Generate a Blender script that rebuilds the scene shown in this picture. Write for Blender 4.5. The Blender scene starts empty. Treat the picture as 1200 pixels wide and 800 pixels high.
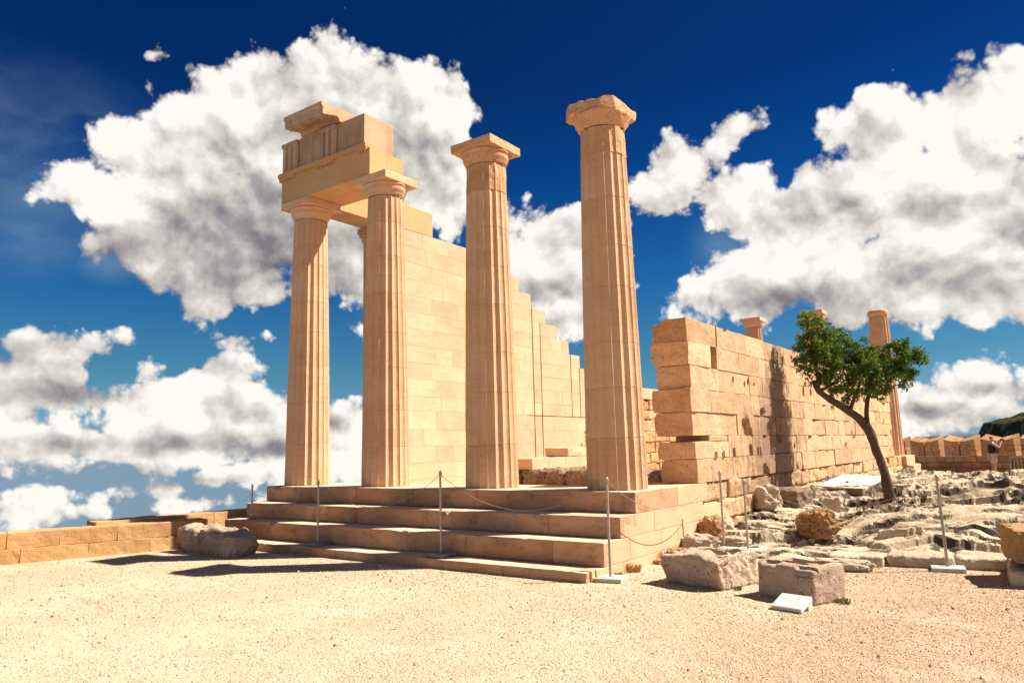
import bpy, bmesh, math, random
import numpy as np
from mathutils import Vector, Matrix, noise
R_ = math.radians
random.seed(7)
rng = np.random.default_rng(11)

# ------------------------------------------------------------------ camera, sky, sun, exposure
sc = bpy.context.scene
col = sc.collection
cam_d = bpy.data.cameras.new('camera'); cam = bpy.data.objects.new('scene_camera', cam_d); col.objects.link(cam)
cam_d.sensor_width = 36; cam_d.lens = 25.89; cam_d.clip_start = .05; cam_d.clip_end = 20000
rot = Matrix(((0.80502, 0.10451, 0.58397), (0.59275, -0.10113, -0.79902), (-0.02445, 0.98937, -0.14336)))
cam.matrix_world = Matrix.Translation((4.6015, -8.9741, 0.6161)) @ rot.to_4x4()
sc.camera = cam
sc.view_settings.view_transform = 'Standard'; sc.view_settings.look = 'None'
sc.view_settings.gamma = 1; sc.view_settings.use_curve_mapping = False
sc.view_settings.exposure = 1.15
try:
    sc.cycles.adaptive_threshold = .02; sc.cycles.max_bounces = 6; sc.cycles.diffuse_bounces = 4; sc.cycles.use_denoising = True
except Exception: pass
SUN_AZ, SUN_EL = 38.0, 49.5           # degrees from +X towards +Y, and above the horizon
sd = Vector((math.cos(R_(SUN_EL))*math.cos(R_(SUN_AZ)), math.cos(R_(SUN_EL))*math.sin(R_(SUN_AZ)), math.sin(R_(SUN_EL))))
sl = bpy.data.lights.new('sun', 'SUN'); sun = bpy.data.objects.new('sun', sl); col.objects.link(sun)
sl.energy = 5.0; sl.angle = R_(.53); sl.color = (1, .915, .795)
sun.rotation_euler = sd.to_track_quat('Z', 'Y').to_euler(); sun.location = (10, 10, 20)

CLOUDS = [(140.86,27.24,3.98,3.16),(136.14,26.39,5.14,3.25),(131.3,25.94,3.35,2.7),(146.94,26.02,3.41,2.54),(144.05,23.74,8.28,5.29),(150.16,23.03,3.82,2.84),(151.77,19.93,5.11,3.45),(156.31,17.88,3.64,2.13),(148.75,16.71,8.24,4.81),(139.44,18.59,7.86,6.26),(134.1,21.29,6.14,5.61),(149.19,12.43,5.2,2.56),(153.2,14.51,3.27,2.93),(139.39,13.51,3.88,2.56),(131.4,18.16,2.39,2.56),(123.26,15.09,3.74,3.79),(122.38,11.11,3.36,3.3),(125.99,14.85,2.05,3.27),(119.85,15.27,4.04,3.89),(108.5,22.7,1.77,0.83),(112.19,21.02,2.94,2.44),(113.64,18.99,3.28,2.49),(108.54,17.83,4.37,2.33),(106.17,16.31,3.63,2.44),(97.67,20.56,3.86,3.33),(92.97,20.34,3.9,3.59),(89.7,21.36,2.71,3.13),(100.29,16.39,5.82,3.79),(94.06,14.75,6.37,5.53),(98.01,11.33,6.56,3.78),(106.5,12,6.3,3.11),(111.84,11.19,2.53,1.92),(91.74,9.06,3.89,2.08),(103.94,14.19,5.25,2.73),(94.14,3.99,2.85,1.45),(91.92,2.84,1.58,0.98),(98.53,2.54,1.81,2.62),(95.91,0.81,2.93,0.9),(96.75,2.45,1.5,1.26),(92.5,1.67,1.82,0.98),(159.17,6.57,2.84,1.23),(156.77,7.13,1.75,1.26),(158.37,5.2,3.84,2.24),(160.69,4.86,2.73,2.46),(153.1,5.92,1.71,1.48),(153.77,7.85,0.42,0.82),(152.17,2.97,5.37,2.84),(147.71,5.9,2.9,1.48),(146.02,3.87,3.53,1.86),(158.14,1.02,4.76,2.33),(151.01,0.88,5.99,1.9),(144.79,1.99,3.57,1.87),(138.66,1.26,3.15,2.04),(141.73,-0.88,3.66,2.25),(146.46,-1.34,3.75,0.97),(159.32,-2.74,2.75,1.5),(153.52,-2.4,4.13,0.8),(149.49,-3.29,3.86,0.59),(160.36,-0.56,1.35,0.97),(142.29,-3.63,3.61,1.83),(136.12,-1.99,3.81,2.53),(155.85,3.83,3.02,2.3),(148.82,1.44,3.94,2.72),(160.03,1.59,2.74,2.18),(156.46,-3.46,2.43,0.77),(147.01,8.21,1.41,0.56),(161.13,19.23,0.47,0.26),(152.69,27.51,0.52,0.27),(138.07,9.33,0.77,0.39)]
SHADES = [(139.46,21.07,7.25,3.69),(143.91,17.7,7.52,3.08),(149.73,11.48,6.29,2.73),(143.19,12.74,5.61,2.84),(138.11,16.74,4.61,3.81),(136.13,21.84,2.7,2.47),(154.28,14.4,3.21,1.74),(96.01,15.67,4.61,1.41),(101.43,16.27,3.95,1.47),(94.02,10.21,5.31,2.24),(98.67,9.93,4.76,1.76),(106.61,10.44,4.19,1.25),(91.38,12.6,2.75,1.35),(123.35,12.14,3.38,0.92),(122.1,9.45,2.68,0.93),(158.32,4.25,3.35,0.78),(151.01,0.88,6.53,0.83),(156.2,0.98,4.46,0.68),(146.59,3.25,2.34,0.87),(145.34,0.46,3.53,0.74),(155.11,-1.03,4.53,0.57),(141.16,1.94,1.85,0.76),(148.72,-1.68,3.36,0.42),(94.23,3.15,2.38,0.5),(97.31,1.9,2.02,0.46)]
WISPS = [(160.17,19.19,11.07,8),(160.81,14.19,5.6,3.25),(155.28,13.14,3.14,1.73),(128.76,12.93,2.71,2.63),(136.78,12.27,2.62,3.25),(109.41,14.49,3.74,3.76)]

class NT:
    """small helper to write node graphs"""
    def __init__(s, tree): s.t = tree; s.t.nodes.clear()
    def put(s, sock, v):
        if isinstance(v, bpy.types.NodeSocket): s.t.links.new(v, sock)
        elif v is not None: sock.default_value = v
    def n(s, typ, ins=None, **props):
        nd = s.t.nodes.new(typ)
        for k, v in props.items(): setattr(nd, k, v)
        for k, v in (ins or {}).items(): s.put(nd.inputs[k], v)
        return nd
    def m(s, op, a, b=None, c=None, clamp=False):
        nd = s.t.nodes.new('ShaderNodeMath'); nd.operation = op; nd.use_clamp = clamp
        for i, v in enumerate((a, b, c)):
            if v is not None: s.put(nd.inputs[i], v)
        return nd.outputs[0]
    def v(s, op, a, b=None, c=None, out=0):
        nd = s.t.nodes.new('ShaderNodeVectorMath'); nd.operation = op
        for i, x in enumerate((a, b, c)):
            if x is not None: s.put(nd.inputs[i], x)
        return nd.outputs[out]
    def mix(s, f, a, b, blend='MIX'):
        nd = s.t.nodes.new('ShaderNodeMix'); nd.data_type = 'RGBA'; nd.blend_type = blend
        s.put(nd.inputs[0], f)
        s.put(nd.inputs[6], a if isinstance(a, bpy.types.NodeSocket) else (*a[:3], 1))
        s.put(nd.inputs[7], b if isinstance(b, bpy.types.NodeSocket) else (*b[:3], 1))
        return nd.outputs[2]
    def noise(s, vec, scale, detail=4, rough=.5, dist=0):
        nd = s.n('ShaderNodeTexNoise', {'Vector': vec, 'Scale': scale, 'Detail': detail, 'Roughness': rough, 'Distortion': dist})
        return nd.outputs['Fac']
    def sstep(s, x, lo, hi, a=0., b=1.):
        nd = s.t.nodes.new('ShaderNodeMapRange'); nd.interpolation_type = 'SMOOTHSTEP'
        for i, q in enumerate((x, lo, hi, a, b)): s.put(nd.inputs[i], q)
        return nd.outputs[0]
    def lin(s, x, lo, hi, a=0., b=1.):
        nd = s.t.nodes.new('ShaderNodeMapRange')
        for i, q in enumerate((x, lo, hi, a, b)): s.put(nd.inputs[i], q)
        return nd.outputs[0]

def make_sky():
    w = bpy.data.worlds.new('World'); sc.world = w; w.use_nodes = True
    g = NT(w.node_tree)
    D = g.n('ShaderNodeTexCoord').outputs['Generated']
    sep = g.n('ShaderNodeSeparateXYZ', {0: D})
    x, y, z = sep.outputs
    zc = g.m('MAXIMUM', z, .02)
    dv = g.n('ShaderNodeCombineXYZ', {0: x, 1: y, 2: zc}).outputs[0]
    sky = g.n('ShaderNodeTexSky', {'Vector': dv}, sky_type='NISHITA', sun_disc=False)
    sky.sun_elevation = R_(SUN_EL); sky.sun_rotation = R_(90-SUN_AZ); sky.altitude = 120; sky.ozone_density = 3.0; sky.air_density = 1.0; sky.dust_density = .6
    u = g.m('MULTIPLY', g.m('ARCTAN2', y, x), 57.2958)
    v = g.m('MULTIPLY', g.m('ARCSINE', z), 57.2958)
    P = g.n('ShaderNodeCombineXYZ', {0: u, 1: v}).outputs[0]
    # the deep polarised blue overhead: the air is clearer and darker than the plain model gives
    hi = g.lin(v, 0., 27., 0., 1.)
    rmp = g.n('ShaderNodeValToRGB', {0: hi}); cr = rmp.color_ramp
    cr.elements[0].position = 0; cr.elements[0].color = (.34, .50, .80, 1)
    cr.elements[1].position = 1; cr.elements[1].color = (.008, .105, .30, 1)
    for p_, c_ in ((.22, (.17, .41, .53, 1)), (.45, (.055, .305, .54, 1)), (.75, (.013, .17, .43, 1))):
        e = cr.elements.new(p_); e.color = c_
    blue = g.mix(1., sky.outputs[0], rmp.outputs[0], 'MULTIPLY')
    def field(blobs, scaled=True):
        acc = None
        for (a, e, ra, re) in blobs:
            q = g.v('LENGTH', g.v('MULTIPLY_ADD', P, (1/ra, 1/re, 0), (-a/ra, -e/re, 0)), out=1)
            k = (min(ra, re)*.6+.4*math.sqrt(ra*re)) if scaled else 1.
            d = g.m('MULTIPLY_ADD', q, -k, k)
            acc = d if acc is None else g.m('MAXIMUM', acc, d)
        return acc
    F = field(CLOUDS)
    # beyond the part of the sky in the photograph: scattered clouds of the same kind
    far = g.noise(D, 2.6, 3, .5)
    outside = g.m('MAXIMUM', g.sstep(v, 29., 36.), g.m('MAXIMUM', g.sstep(u, 84., 76.), g.sstep(u, 165., 172.)))
    gen = g.m('MULTIPLY', g.m('SUBTRACT', far, .60), 34.)
    F = g.m('MAXIMUM', F, g.m('MULTIPLY_ADD', outside, 60., g.m('SUBTRACT', gen, 60.)))
    warp = g.n('ShaderNodeTexNoise', {'Vector': D, 'Scale': 9., 'Detail': 3.}).outputs['Color']
    Dw = g.v('ADD', D, g.v('SCALE', g.v('SUBTRACT', warp, (.5, .5, .5)), None)); Dw.node.inputs[1].links[0].from_node.inputs['Scale'].default_value = .035
    lo = Vector((.86, .36, 0.))*.0085+Vector((0, 0, .0140))      # towards the sun across the sky
    def bumps(vec):
        n1 = g.noise(vec, 11., 10, .54)
        v1 = g.n('ShaderNodeTexVoronoi', {'Vector': vec, 'Scale': 20., 'Smoothness': .8, 'Detail': 3., 'Roughness': .5, 'Lacunarity': 2.3}, feature='SMOOTH_F1').outputs['Distance']
        return g.m('MULTIPLY_ADD', v1, -.75, g.m('ADD', g.m('MULTIPLY', n1, .8), .30))
    def billow(vec):
        n1 = g.noise(vec, 5.2, 5, .42)
        v1 = g.n('ShaderNodeTexVoronoi', {'Vector': vec, 'Scale': 8.5, 'Smoothness': 1., 'Detail': 2., 'Roughness': .45, 'Lacunarity': 2.3}, feature='SMOOTH_F1').outputs['Distance']
        return g.m('MULTIPLY_ADD', v1, -.8, n1)
    N0 = bumps(Dw)
    N1 = bumps(g.v('ADD', Dw, tuple(lo)))
    B0 = billow(Dw)
    B1 = billow(g.v('ADD', Dw, tuple(lo*2.6)))
    big = g.noise(D, 6., 3, .4)
    edge = g.m('ADD', F, g.m('ADD', g.m('MULTIPLY', g.m('SUBTRACT', N0, .05), 4.0), g.m('MULTIPLY', g.m('SUBTRACT', big, .5), 1.6)))
    alpha = g.sstep(edge, -.08, .70)
    # light from the upper right, grey undersides
    relief = g.m('ADD', g.m('MULTIPLY', g.m('SUBTRACT', N0, N1), .70), g.m('MULTIPLY', g.m('SUBTRACT', B0, B1), .80))
    S = field(SHADES, False)
    S = g.m('ADD', S, g.m('MULTIPLY', g.m('SUBTRACT', big, .5), .6))
    S = g.m('ADD', S, g.m('MULTIPLY', g.m('ADD', B0, -.18), -.9))
    under = g.sstep(S, -.75, 1.25)
    lum = g.m('SUBTRACT', 1.0, g.m('MULTIPLY', under, .50))
    lum = g.m('ADD', lum, relief)
    lum = g.m('SUBTRACT', lum, g.m('MULTIPLY', g.m('SUBTRACT', 1., g.sstep(edge, -.1, 1.4)), .10))
    lum = g.m('MAXIMUM', g.m('MINIMUM', lum, 1.12), .20)
    crm = g.n('ShaderNodeValToRGB', {0: lum}); c2 = crm.color_ramp
    c2.elements[0].position = .2; c2.elements[0].color = (.235, .205, .235, 1)
    c2.elements[1].position = 1.; c2.elements[1].color = (1., .97, .91, 1)
    for p_, c_ in ((.45, (.40, .375, .375, 1)), (.7, (.66, .63, .58, 1))):
        e = c2.elements.new(p_); e.color = c_
    cloud = g.v('SCALE', crm.outputs[0]); cloud.node.inputs['Scale'].default_value = 7.5
    # thin high veil
    Wf = field(WISPS, False)
    veil_n = g.noise(g.v('MULTIPLY', g.v('ADD', D, g.v('SCALE', warp)), (1.5, 1.5, 3.)), 4., 7, .62)
    for l in list(w.node_tree.nodes):
        if l.bl_idname == 'ShaderNodeVectorMath' and l.operation == 'SCALE' and l.inputs['Scale'].default_value == 1.0 and not l.inputs['Scale'].is_linked: l.inputs['Scale'].default_value = .03
    veil = g.m('MULTIPLY', g.m('MULTIPLY', g.sstep(Wf, 0., 1.), g.sstep(veil_n, .25, .75)), .36)
    base = g.mix(veil, blue, (2.5, 3.8, 4.3))
    out = g.mix(alpha, base, cloud)
    bg = g.n('ShaderNodeBackground', {'Color': out, 'Strength': .06})
    g.n('ShaderNodeOutputWorld', {0: bg.outputs[0]})
    w.cycles.sampling_method = 'MANUAL'; w.cycles.sample_map_resolution = 512
make_sky()

# ------------------------------------------------------------------ helpers
def tag(o, label=None, cat=None, group=None, kind=None):
    if label: o['label'] = label
    if cat: o['category'] = cat
    if group: o['group'] = group
    if kind: o['kind'] = kind
    return o
def empty(name, loc=(0, 0, 0), label=None, cat=None, group=None):
    o = bpy.data.objects.new(name, None); o.location = loc; o.empty_display_size = .2; col.objects.link(o)
    return tag(o, label, cat, group)
class MB:
    def __init__(s): s.v = []; s.f = []; s.t = []; s.n = 0
    def add(s, verts, faces, tone=.5):
        s.v.append(np.asarray(verts, float).reshape(-1, 3))
        for f in faces: s.f.append([i+s.n for i in f])
        s.t += [tone]*len(faces) if np.isscalar(tone) else list(tone)
        s.n += len(s.v[-1])
    def build(s, name, mat, parent=None, smooth=False, loc=None, origin=None):
        V = np.concatenate(s.v)
        if origin is None and parent is None and loc is None:
            c = V.mean(0); origin = (c[0], c[1], V[:, 2].min())
        if origin is not None:
            V = V-np.array(origin)
        me = bpy.data.meshes.new(name); me.from_pydata(V.tolist(), [], s.f)
        at = me.attributes.new('tone', 'FLOAT', 'FACE'); at.data.foreach_set('value', np.array(s.t, dtype=np.float32))
        if smooth: me.polygons.foreach_set('use_smooth', [True]*len(me.polygons))
        me.update()
        o = bpy.data.objects.new(name, me); me.materials.append(mat); col.objects.link(o)
        if origin is not None: o.location = origin
        if loc is not None: o.location = loc
        if parent is not None:
            o.parent = parent
            o.matrix_parent_inverse = Matrix.Translation(-parent.location) if loc is None else Matrix.Identity(4)
        return o
def nz(p, f, seed, oct=4):
    return noise.fractal(Vector((p[0]*f+seed*7.13, p[1]*f+seed*3.7, p[2]*f-seed*5.3)), 1., 2., oct)
def axis_pts(lo, hi, r, cell):
    L = hi-lo; r = min(r, L*.45)
    if cell is None: return [lo, lo+r, hi-r, hi]
    n = max(1, int(round((L-2*r)/cell)))
    a = [lo, lo+r*.35] if r > .012 else [lo]
    a += [lo+r+(L-2*r)*i/n for i in range(n+1)]
    a += [hi-r*.35, hi] if r > .012 else [hi]
    return a
def rblock(mb, a, b, r=.012, cell=None, amp=0, freq=3., seed=0, tone=None, xf=None, fn=None, corner=None, skip=()):
    """box from a to b with rounded, optionally weathered faces"""
    a = list(a); b = list(b)
    ax = [axis_pts(a[i], b[i], r, cell) for i in range(3)]
    n = [len(q) for q in ax]
    idx = {}; V = []
    ra = [min(r, (b[i]-a[i])*.45) for i in range(3)]
    def vid(i, j, k):
        key = (i, j, k)
        if key in idx: return idx[key]
        p = [ax[0][i], ax[1][j], ax[2][k]]
        c = [min(max(p[q], a[q]+ra[q]), b[q]-ra[q]) for q in range(3)]
        d = Vector((p[0]-c[0], p[1]-c[1], p[2]-c[2]))
        if d.length < 1e-9: d = Vector((0, 0, 1)); rr = 0
        else:
            dn = d.normalized(); rr = 1
            d = dn
        rad = min(ra)
        q = Vector(c)+Vector((d.x*ra[0], d.y*ra[1], d.z*ra[2]))*rr
        if amp:
            h = nz(q, freq, seed); h2 = nz(q, freq*4, seed+3, 3)
            q = q+d*(h*amp+h2*amp*.45)
        if fn: q = fn(q, d)
        if xf: q = xf @ q
        idx[key] = len(V); V.append(q[:]); return idx[key]
    F = []
    for (A, B, C) in ((0, 1, 2), (1, 2, 0), (2, 0, 1)):
        for end in (0, 1):
            if (C, end) in skip: continue
            for i in range(n[A]-1):
                for j in range(n[B]-1):
                    def g(ii, jj):
                        k = [0, 0, 0]; k[A] = ii; k[B] = jj; k[C] = (n[C]-1)*end; return vid(*k)
                    f = [g(i, j), g(i+1, j), g(i+1, j+1), g(i, j+1)]
                    if not end: f.reverse()
                    F.append(f)
    mb.add(V, F, random.random() if tone is None else tone)
def tube(mb, pts, rad, seg=8, tone=.5, cap=True, wob=0):
    pts = [Vector(p) for p in pts]; V = []; F = []
    up = Vector((0, 0, 1))
    prev = None
    for i, p in enumerate(pts):
        t = (pts[min(i+1, len(pts)-1)]-pts[max(i-1, 0)]).normalized()
        if prev is None:
            s_ = t.cross(Vector((0, 1, 0)) if abs(t.z) > .8 else up).normalized()
        else: s_ = (prev-t*prev.dot(t)).normalized()
        prev = s_; o_ = t.cross(s_)
        r = rad[i] if not np.isscalar(rad) else rad
        for k in range(seg):
            a = 2*math.pi*k/seg
            rr = r*(1+(wob*nz((p.x+math.cos(a)*.3, p.y+math.sin(a)*.3, p.z), 4, 1) if wob else 0))
            V.append((p+s_*math.cos(a)*rr+o_*math.sin(a)*rr)[:])
    for i in range(len(pts)-1):
        for k in range(seg):
            F.append([i*seg+k, i*seg+(k+1) % seg, (i+1)*seg+(k+1) % seg, (i+1)*seg+k])
    if cap: F.append([k for k in range(seg)][::-1]); F.append([(len(pts)-1)*seg+k for k in range(seg)])
    mb.add(V, F, tone)
def smooth_path(pts, n=6):
    """Catmull-Rom through points carrying radii as 4th value"""
    P_ = [np.array(p, float) for p in pts]; P_ = [2*P_[0]-P_[1]]+P_+[2*P_[-1]-P_[-2]]; out = []
    for i in range(1, len(P_)-2):
        for k in range(n):
            t = k/n; a, b, c, d = P_[i-1:i+3]
            out.append(.5*((2*b)+(c-a)*t+(2*a-5*b+4*c-d)*t*t+(3*b-a-3*c+d)*t**3))
    out.append(P_[-2]); return out

# ------------------------------------------------------------------ materials
def stone(name, c1, c2, streak=.25, streak_scale=(1.2, 1.2, 9.), pit=.2, bump=.4, grime=0., grime_col=(.06, .045, .035), tonev=.3, grain=60., rough=.9, warm=.3, stain=None, red=0., crackle=0., worn=False):
    m = bpy.data.materials.new(name); m.use_nodes = True; g = NT(m.node_tree)
    P = g.n('ShaderNodeNewGeometry').outputs['Position']
    tone = g.n('ShaderNodeAttribute', attribute_name='tone').outputs['Fac']
    # each block is cut from another bed: shift the pattern by its tone
    off = g.n('ShaderNodeCombineXYZ', {0: g.m('MULTIPLY', tone, 7.), 1: g.m('MULTIPLY', tone, 3.), 2: g.m('MULTIPLY', tone, 11.)}).outputs[0]
    Q = g.v('ADD', P, off) if name != 'bedrock_limestone' else P
    n1 = g.noise(Q, 1.3, 6, .6)
    c = g.mix(g.sstep(n1, .3, .7), c1, c2)
    wv = g.noise(g.v('MULTIPLY', Q, streak_scale), 1.6, 7, .62, .6)
    st = g.sstep(wv, .38, .68)
    c = g.mix(g.m('MULTIPLY', st, streak), c, (c1[0]*1.3, c1[1]*1.38, c1[2]*1.5))
    wv2 = g.noise(g.v('MULTIPLY', Q, (streak_scale[0], streak_scale[1], streak_scale[2]*2.5)), 2.6, 5, .6, .8)
    c = g.mix(g.m('MULTIPLY', g.sstep(wv2, .56, .72), streak*.9), c, (c1[0]*.55, c1[1]*.46, c1[2]*.40))
    tv = g.m('MULTIPLY_ADD', tone, tonev, 1-tonev*.5)
    c = g.mix(1., c, g.n('ShaderNodeCombineXYZ', {0: tv, 1: g.m('POWER', tv, 1.15), 2: g.m('POWER', tv, 1.4)}).outputs[0], 'MULTIPLY')
    sp = g.noise(P, grain, 4, .7)
    c = g.mix(g.m('MULTIPLY', g.sstep(sp, .35, .75), .22), c, (c2[0]*1.25, c2[1]*1.25, c2[2]*1.25))
    c = g.mix(g.m('MULTIPLY', g.sstep(sp, .5, .25), .3), c, (c1[0]*.6, c1[1]*.55, c1[2]*.5))
    if red:
        rn = g.noise(Q, 3.1, 6, .65)
        c = g.mix(g.m('MULTIPLY', g.sstep(rn, .56, .68), red), c, (.42, .155, .05))
    pn = g.noise(P, 17., 3, .7); pv = g.n('ShaderNodeTexVoronoi', {'Vector': P, 'Scale': 34.}).outputs['Distance']
    pits = g.m('MULTIPLY', g.sstep(pv, .30, .12), g.sstep(pn, .52, .62))
    c = g.mix(g.m('MULTIPLY', pits, min(1, pit*2)), c, (c1[0]*.3, c1[1]*.24, c1[2]*.2))
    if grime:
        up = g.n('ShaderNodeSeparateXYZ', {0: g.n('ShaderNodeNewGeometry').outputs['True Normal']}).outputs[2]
        side_mask = g.sstep(up, .95, .6) if worn else 1.0   # grime left off treads to keep them sunlit pale
        if worn: c = g.mix(g.m('MULTIPLY', g.sstep(up, .6, .95), .9), c, (.56, .44, .32))  # upward faces painted paler, standing in for sunlight
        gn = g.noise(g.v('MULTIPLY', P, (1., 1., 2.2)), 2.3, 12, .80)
        c = g.mix(g.m('MULTIPLY', g.sstep(gn, .47, .68), g.m('MULTIPLY', side_mask, grime)), c, grime_col)
    if stain: c = stain(g, c, P)
    h = g.m('ADD', g.m('MULTIPLY', sp, .35), g.m('ADD', g.m('MULTIPLY', wv, .5), g.m('MULTIPLY', pits, -pit*3)))
    h = g.m('ADD', h, g.m('MULTIPLY', g.noise(P, 9., 6, .6), .8))
    if crackle:
        vo = g.n('ShaderNodeTexVoronoi', {'Vector': g.v('ADD', P, g.v('SCALE', g.n('ShaderNodeTexNoise', {'Vector': P, 'Scale': 3.}).outputs['Color'])), 'Scale': 5.}, feature='DISTANCE_TO_EDGE').outputs['Distance']
        h = g.m('ADD', h, g.m('MULTIPLY', g.sstep(vo, .0, .05), crackle))
    bp = g.n('ShaderNodeBump', {'Height': h, 'Strength': bump, 'Distance': .03})
    bs = g.n('ShaderNodeBsdfPrincipled', {'Base Color': c, 'Roughness': rough, 'Normal': bp.outputs[0]})
    bs.inputs['Specular IOR Level'].default_value = .2
    g.n('ShaderNodeOutputMaterial', {0: bs.outputs[0]})
    return m
def plain(name, c, rough=.6, metal=0., var=.15, scale=20., bump=.1):
    m = bpy.data.materials.new(name); m.use_nodes = True; g = NT(m.node_tree)
    P = g.n('ShaderNodeNewGeometry').outputs['Position']
    n1 = g.noise(P, scale, 5, .6)
    cc = g.mix(g.sstep(n1, .3, .7), tuple(q*(1-var) for q in c), tuple(min(1, q*(1+var)) for q in c))
    bp = g.n('ShaderNodeBump', {'Height': n1, 'Strength': bump, 'Distance': .01})
    bs = g.n('ShaderNodeBsdfPrincipled', {'Base Color': cc, 'Roughness': rough, 'Metallic': metal, 'Normal': bp.outputs[0]})
    g.n('ShaderNodeOutputMaterial', {0: bs.outputs[0]})
    return m

def rain_streaks(g, c, P):
    run = g.noise(g.v('MULTIPLY', P, (6., 6., .5)), 1.3, 8, .70); bl = g.noise(P, 2.2, 6, .6)
    k = g.sstep(g.m('ADD', run, g.m('MULTIPLY', g.m('SUBTRACT', bl, .5), .9)), .47, .66)
    return g.mix(g.m('MULTIPLY', k, .32), c, (.21, .12, .08))
def old_patina(g, c, P):
    # faint grey weather marks running down and round the drums
    run = g.noise(g.v('MULTIPLY', P, (5., 5., .6)), 1.2, 8, .72); bl = g.noise(g.v('MULTIPLY', P, (1., 1., 3.)), 1.6, 8, .7)
    c = g.mix(g.m('MULTIPLY', g.sstep(run, .54, .72), .18), c, (.24, .14, .09))
    return g.mix(g.m('MULTIPLY', g.sstep(bl, .54, .68), .30), c, (.66, .45, .29))
M_col = stone('column_stone', (.56, .315, .175), (.66, .405, .24), streak=.33, streak_scale=(1., 1., 7.), pit=.18, bump=.4, tonev=.24, stain=old_patina)
M_colrough = stone('old_drum_stone', (.54, .275, .135), (.64, .37, .20), streak=.35, pit=.7, bump=.9, tonev=.15, red=.25)
M_new = stone('restored_wall_stone', (.52, .335, .200), (.62, .425, .265), streak=.42, streak_scale=(.9, .9, 6.), pit=.14, bump=.25, tonev=.17)
M_ent = stone('entablature_stone', (0.515, 0.275, 0.126), (0.582, 0.336, 0.163), streak=.14, pit=.05, bump=.2, tonev=.10)
M_frieze = stone('frieze_stone', (.42, .245, .145), (.57, .38, .235), streak=.25, streak_scale=(5., 5., .8), pit=.06, bump=.3, tonev=.12, stain=rain_streaks)
M_step = stone('step_stone', (.40, .205, .11), (.54, .315, .175), streak=.35, streak_scale=(.9, .9, 5.), pit=.10, bump=.35, grime=.62, grime_col=(.085, .05, .034), tonev=.22, worn=True)  # worn paints the treads pale as if sunlit
M_podium = stone('podium_stone', (.52, .325, .190), (.60, .40, .245), streak=.28, streak_scale=(.9, .9, 5.), pit=.10, bump=.25, tonev=.14)
def wall_stain_shadow(g, c, P):  # weather streaks, plus the tree's shadow painted onto the wall
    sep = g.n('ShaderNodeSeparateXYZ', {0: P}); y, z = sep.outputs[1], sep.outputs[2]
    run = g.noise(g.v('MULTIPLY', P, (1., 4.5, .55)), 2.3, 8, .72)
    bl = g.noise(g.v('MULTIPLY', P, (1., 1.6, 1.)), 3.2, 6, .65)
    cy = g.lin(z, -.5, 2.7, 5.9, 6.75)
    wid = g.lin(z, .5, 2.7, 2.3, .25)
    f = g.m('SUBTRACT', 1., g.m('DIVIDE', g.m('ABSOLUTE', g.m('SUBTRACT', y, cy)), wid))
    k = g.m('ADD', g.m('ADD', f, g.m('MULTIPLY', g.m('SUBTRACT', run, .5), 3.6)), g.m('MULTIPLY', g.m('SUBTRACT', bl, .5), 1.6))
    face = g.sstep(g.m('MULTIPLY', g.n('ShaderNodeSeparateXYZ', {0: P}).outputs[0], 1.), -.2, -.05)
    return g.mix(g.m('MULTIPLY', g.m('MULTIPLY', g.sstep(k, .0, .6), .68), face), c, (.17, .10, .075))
M_old = stone('old_wall_stone', (.48, .285, .150), (.64, .425, .240), streak=.30, streak_scale=(1., 1., 3.), pit=.95, bump=1., tonev=.30, red=.40, grime=.28, grime_col=(.20, .11, .06), stain=wall_stain_shadow)
M_rough = stone('rough_masonry_stone', (0.414, 0.24, 0.114), (0.546, 0.356, 0.183), streak=.25, pit=.7, bump=1., tonev=.4, red=.5, grime=.35)
M_darkstone = stone('weathered_grey_stone', (.21, .135, .09), (.33, .225, .15), streak=.25, pit=.8, bump=1., tonev=.2, grime=.75, grime_col=(.05, .04, .035), red=.2)
M_bould = stone('spongy_boulder_stone', (0.302, 0.173, 0.0792), (0.403, 0.245, 0.115), streak=.1, pit=1., bump=1., tonev=.2, grain=30., grime=.4, grime_col=(.10, .05, .025))
M_fallen = stone('broken_block_stone', (.36, .25, .175), (.48, .36, .26), streak=.2, pit=.5, bump=1., tonev=.1, grain=70., red=.3, grime=.4, grime_col=(.08, .06, .045))
M_trough = stone('trough_stone', (0.441, 0.306, 0.215), (0.544, 0.408, 0.29), streak=.1, pit=.75, bump=1.2, tonev=.15, grain=70., red=.45, grime=.5, grime_col=(.17, .115, .085))
M_parapet = stone('parapet_stone', (0.481, 0.257, 0.104), (0.546, 0.317, 0.144), streak=.25, streak_scale=(1., 1., 7.), pit=.25, bump=.7, tonev=.15, red=.15)
M_batt = stone('battlement_stone', (.36, .175, .08), (.48, .265, .125), streak=.2, pit=.3, bump=.7, tonev=.5)
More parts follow.
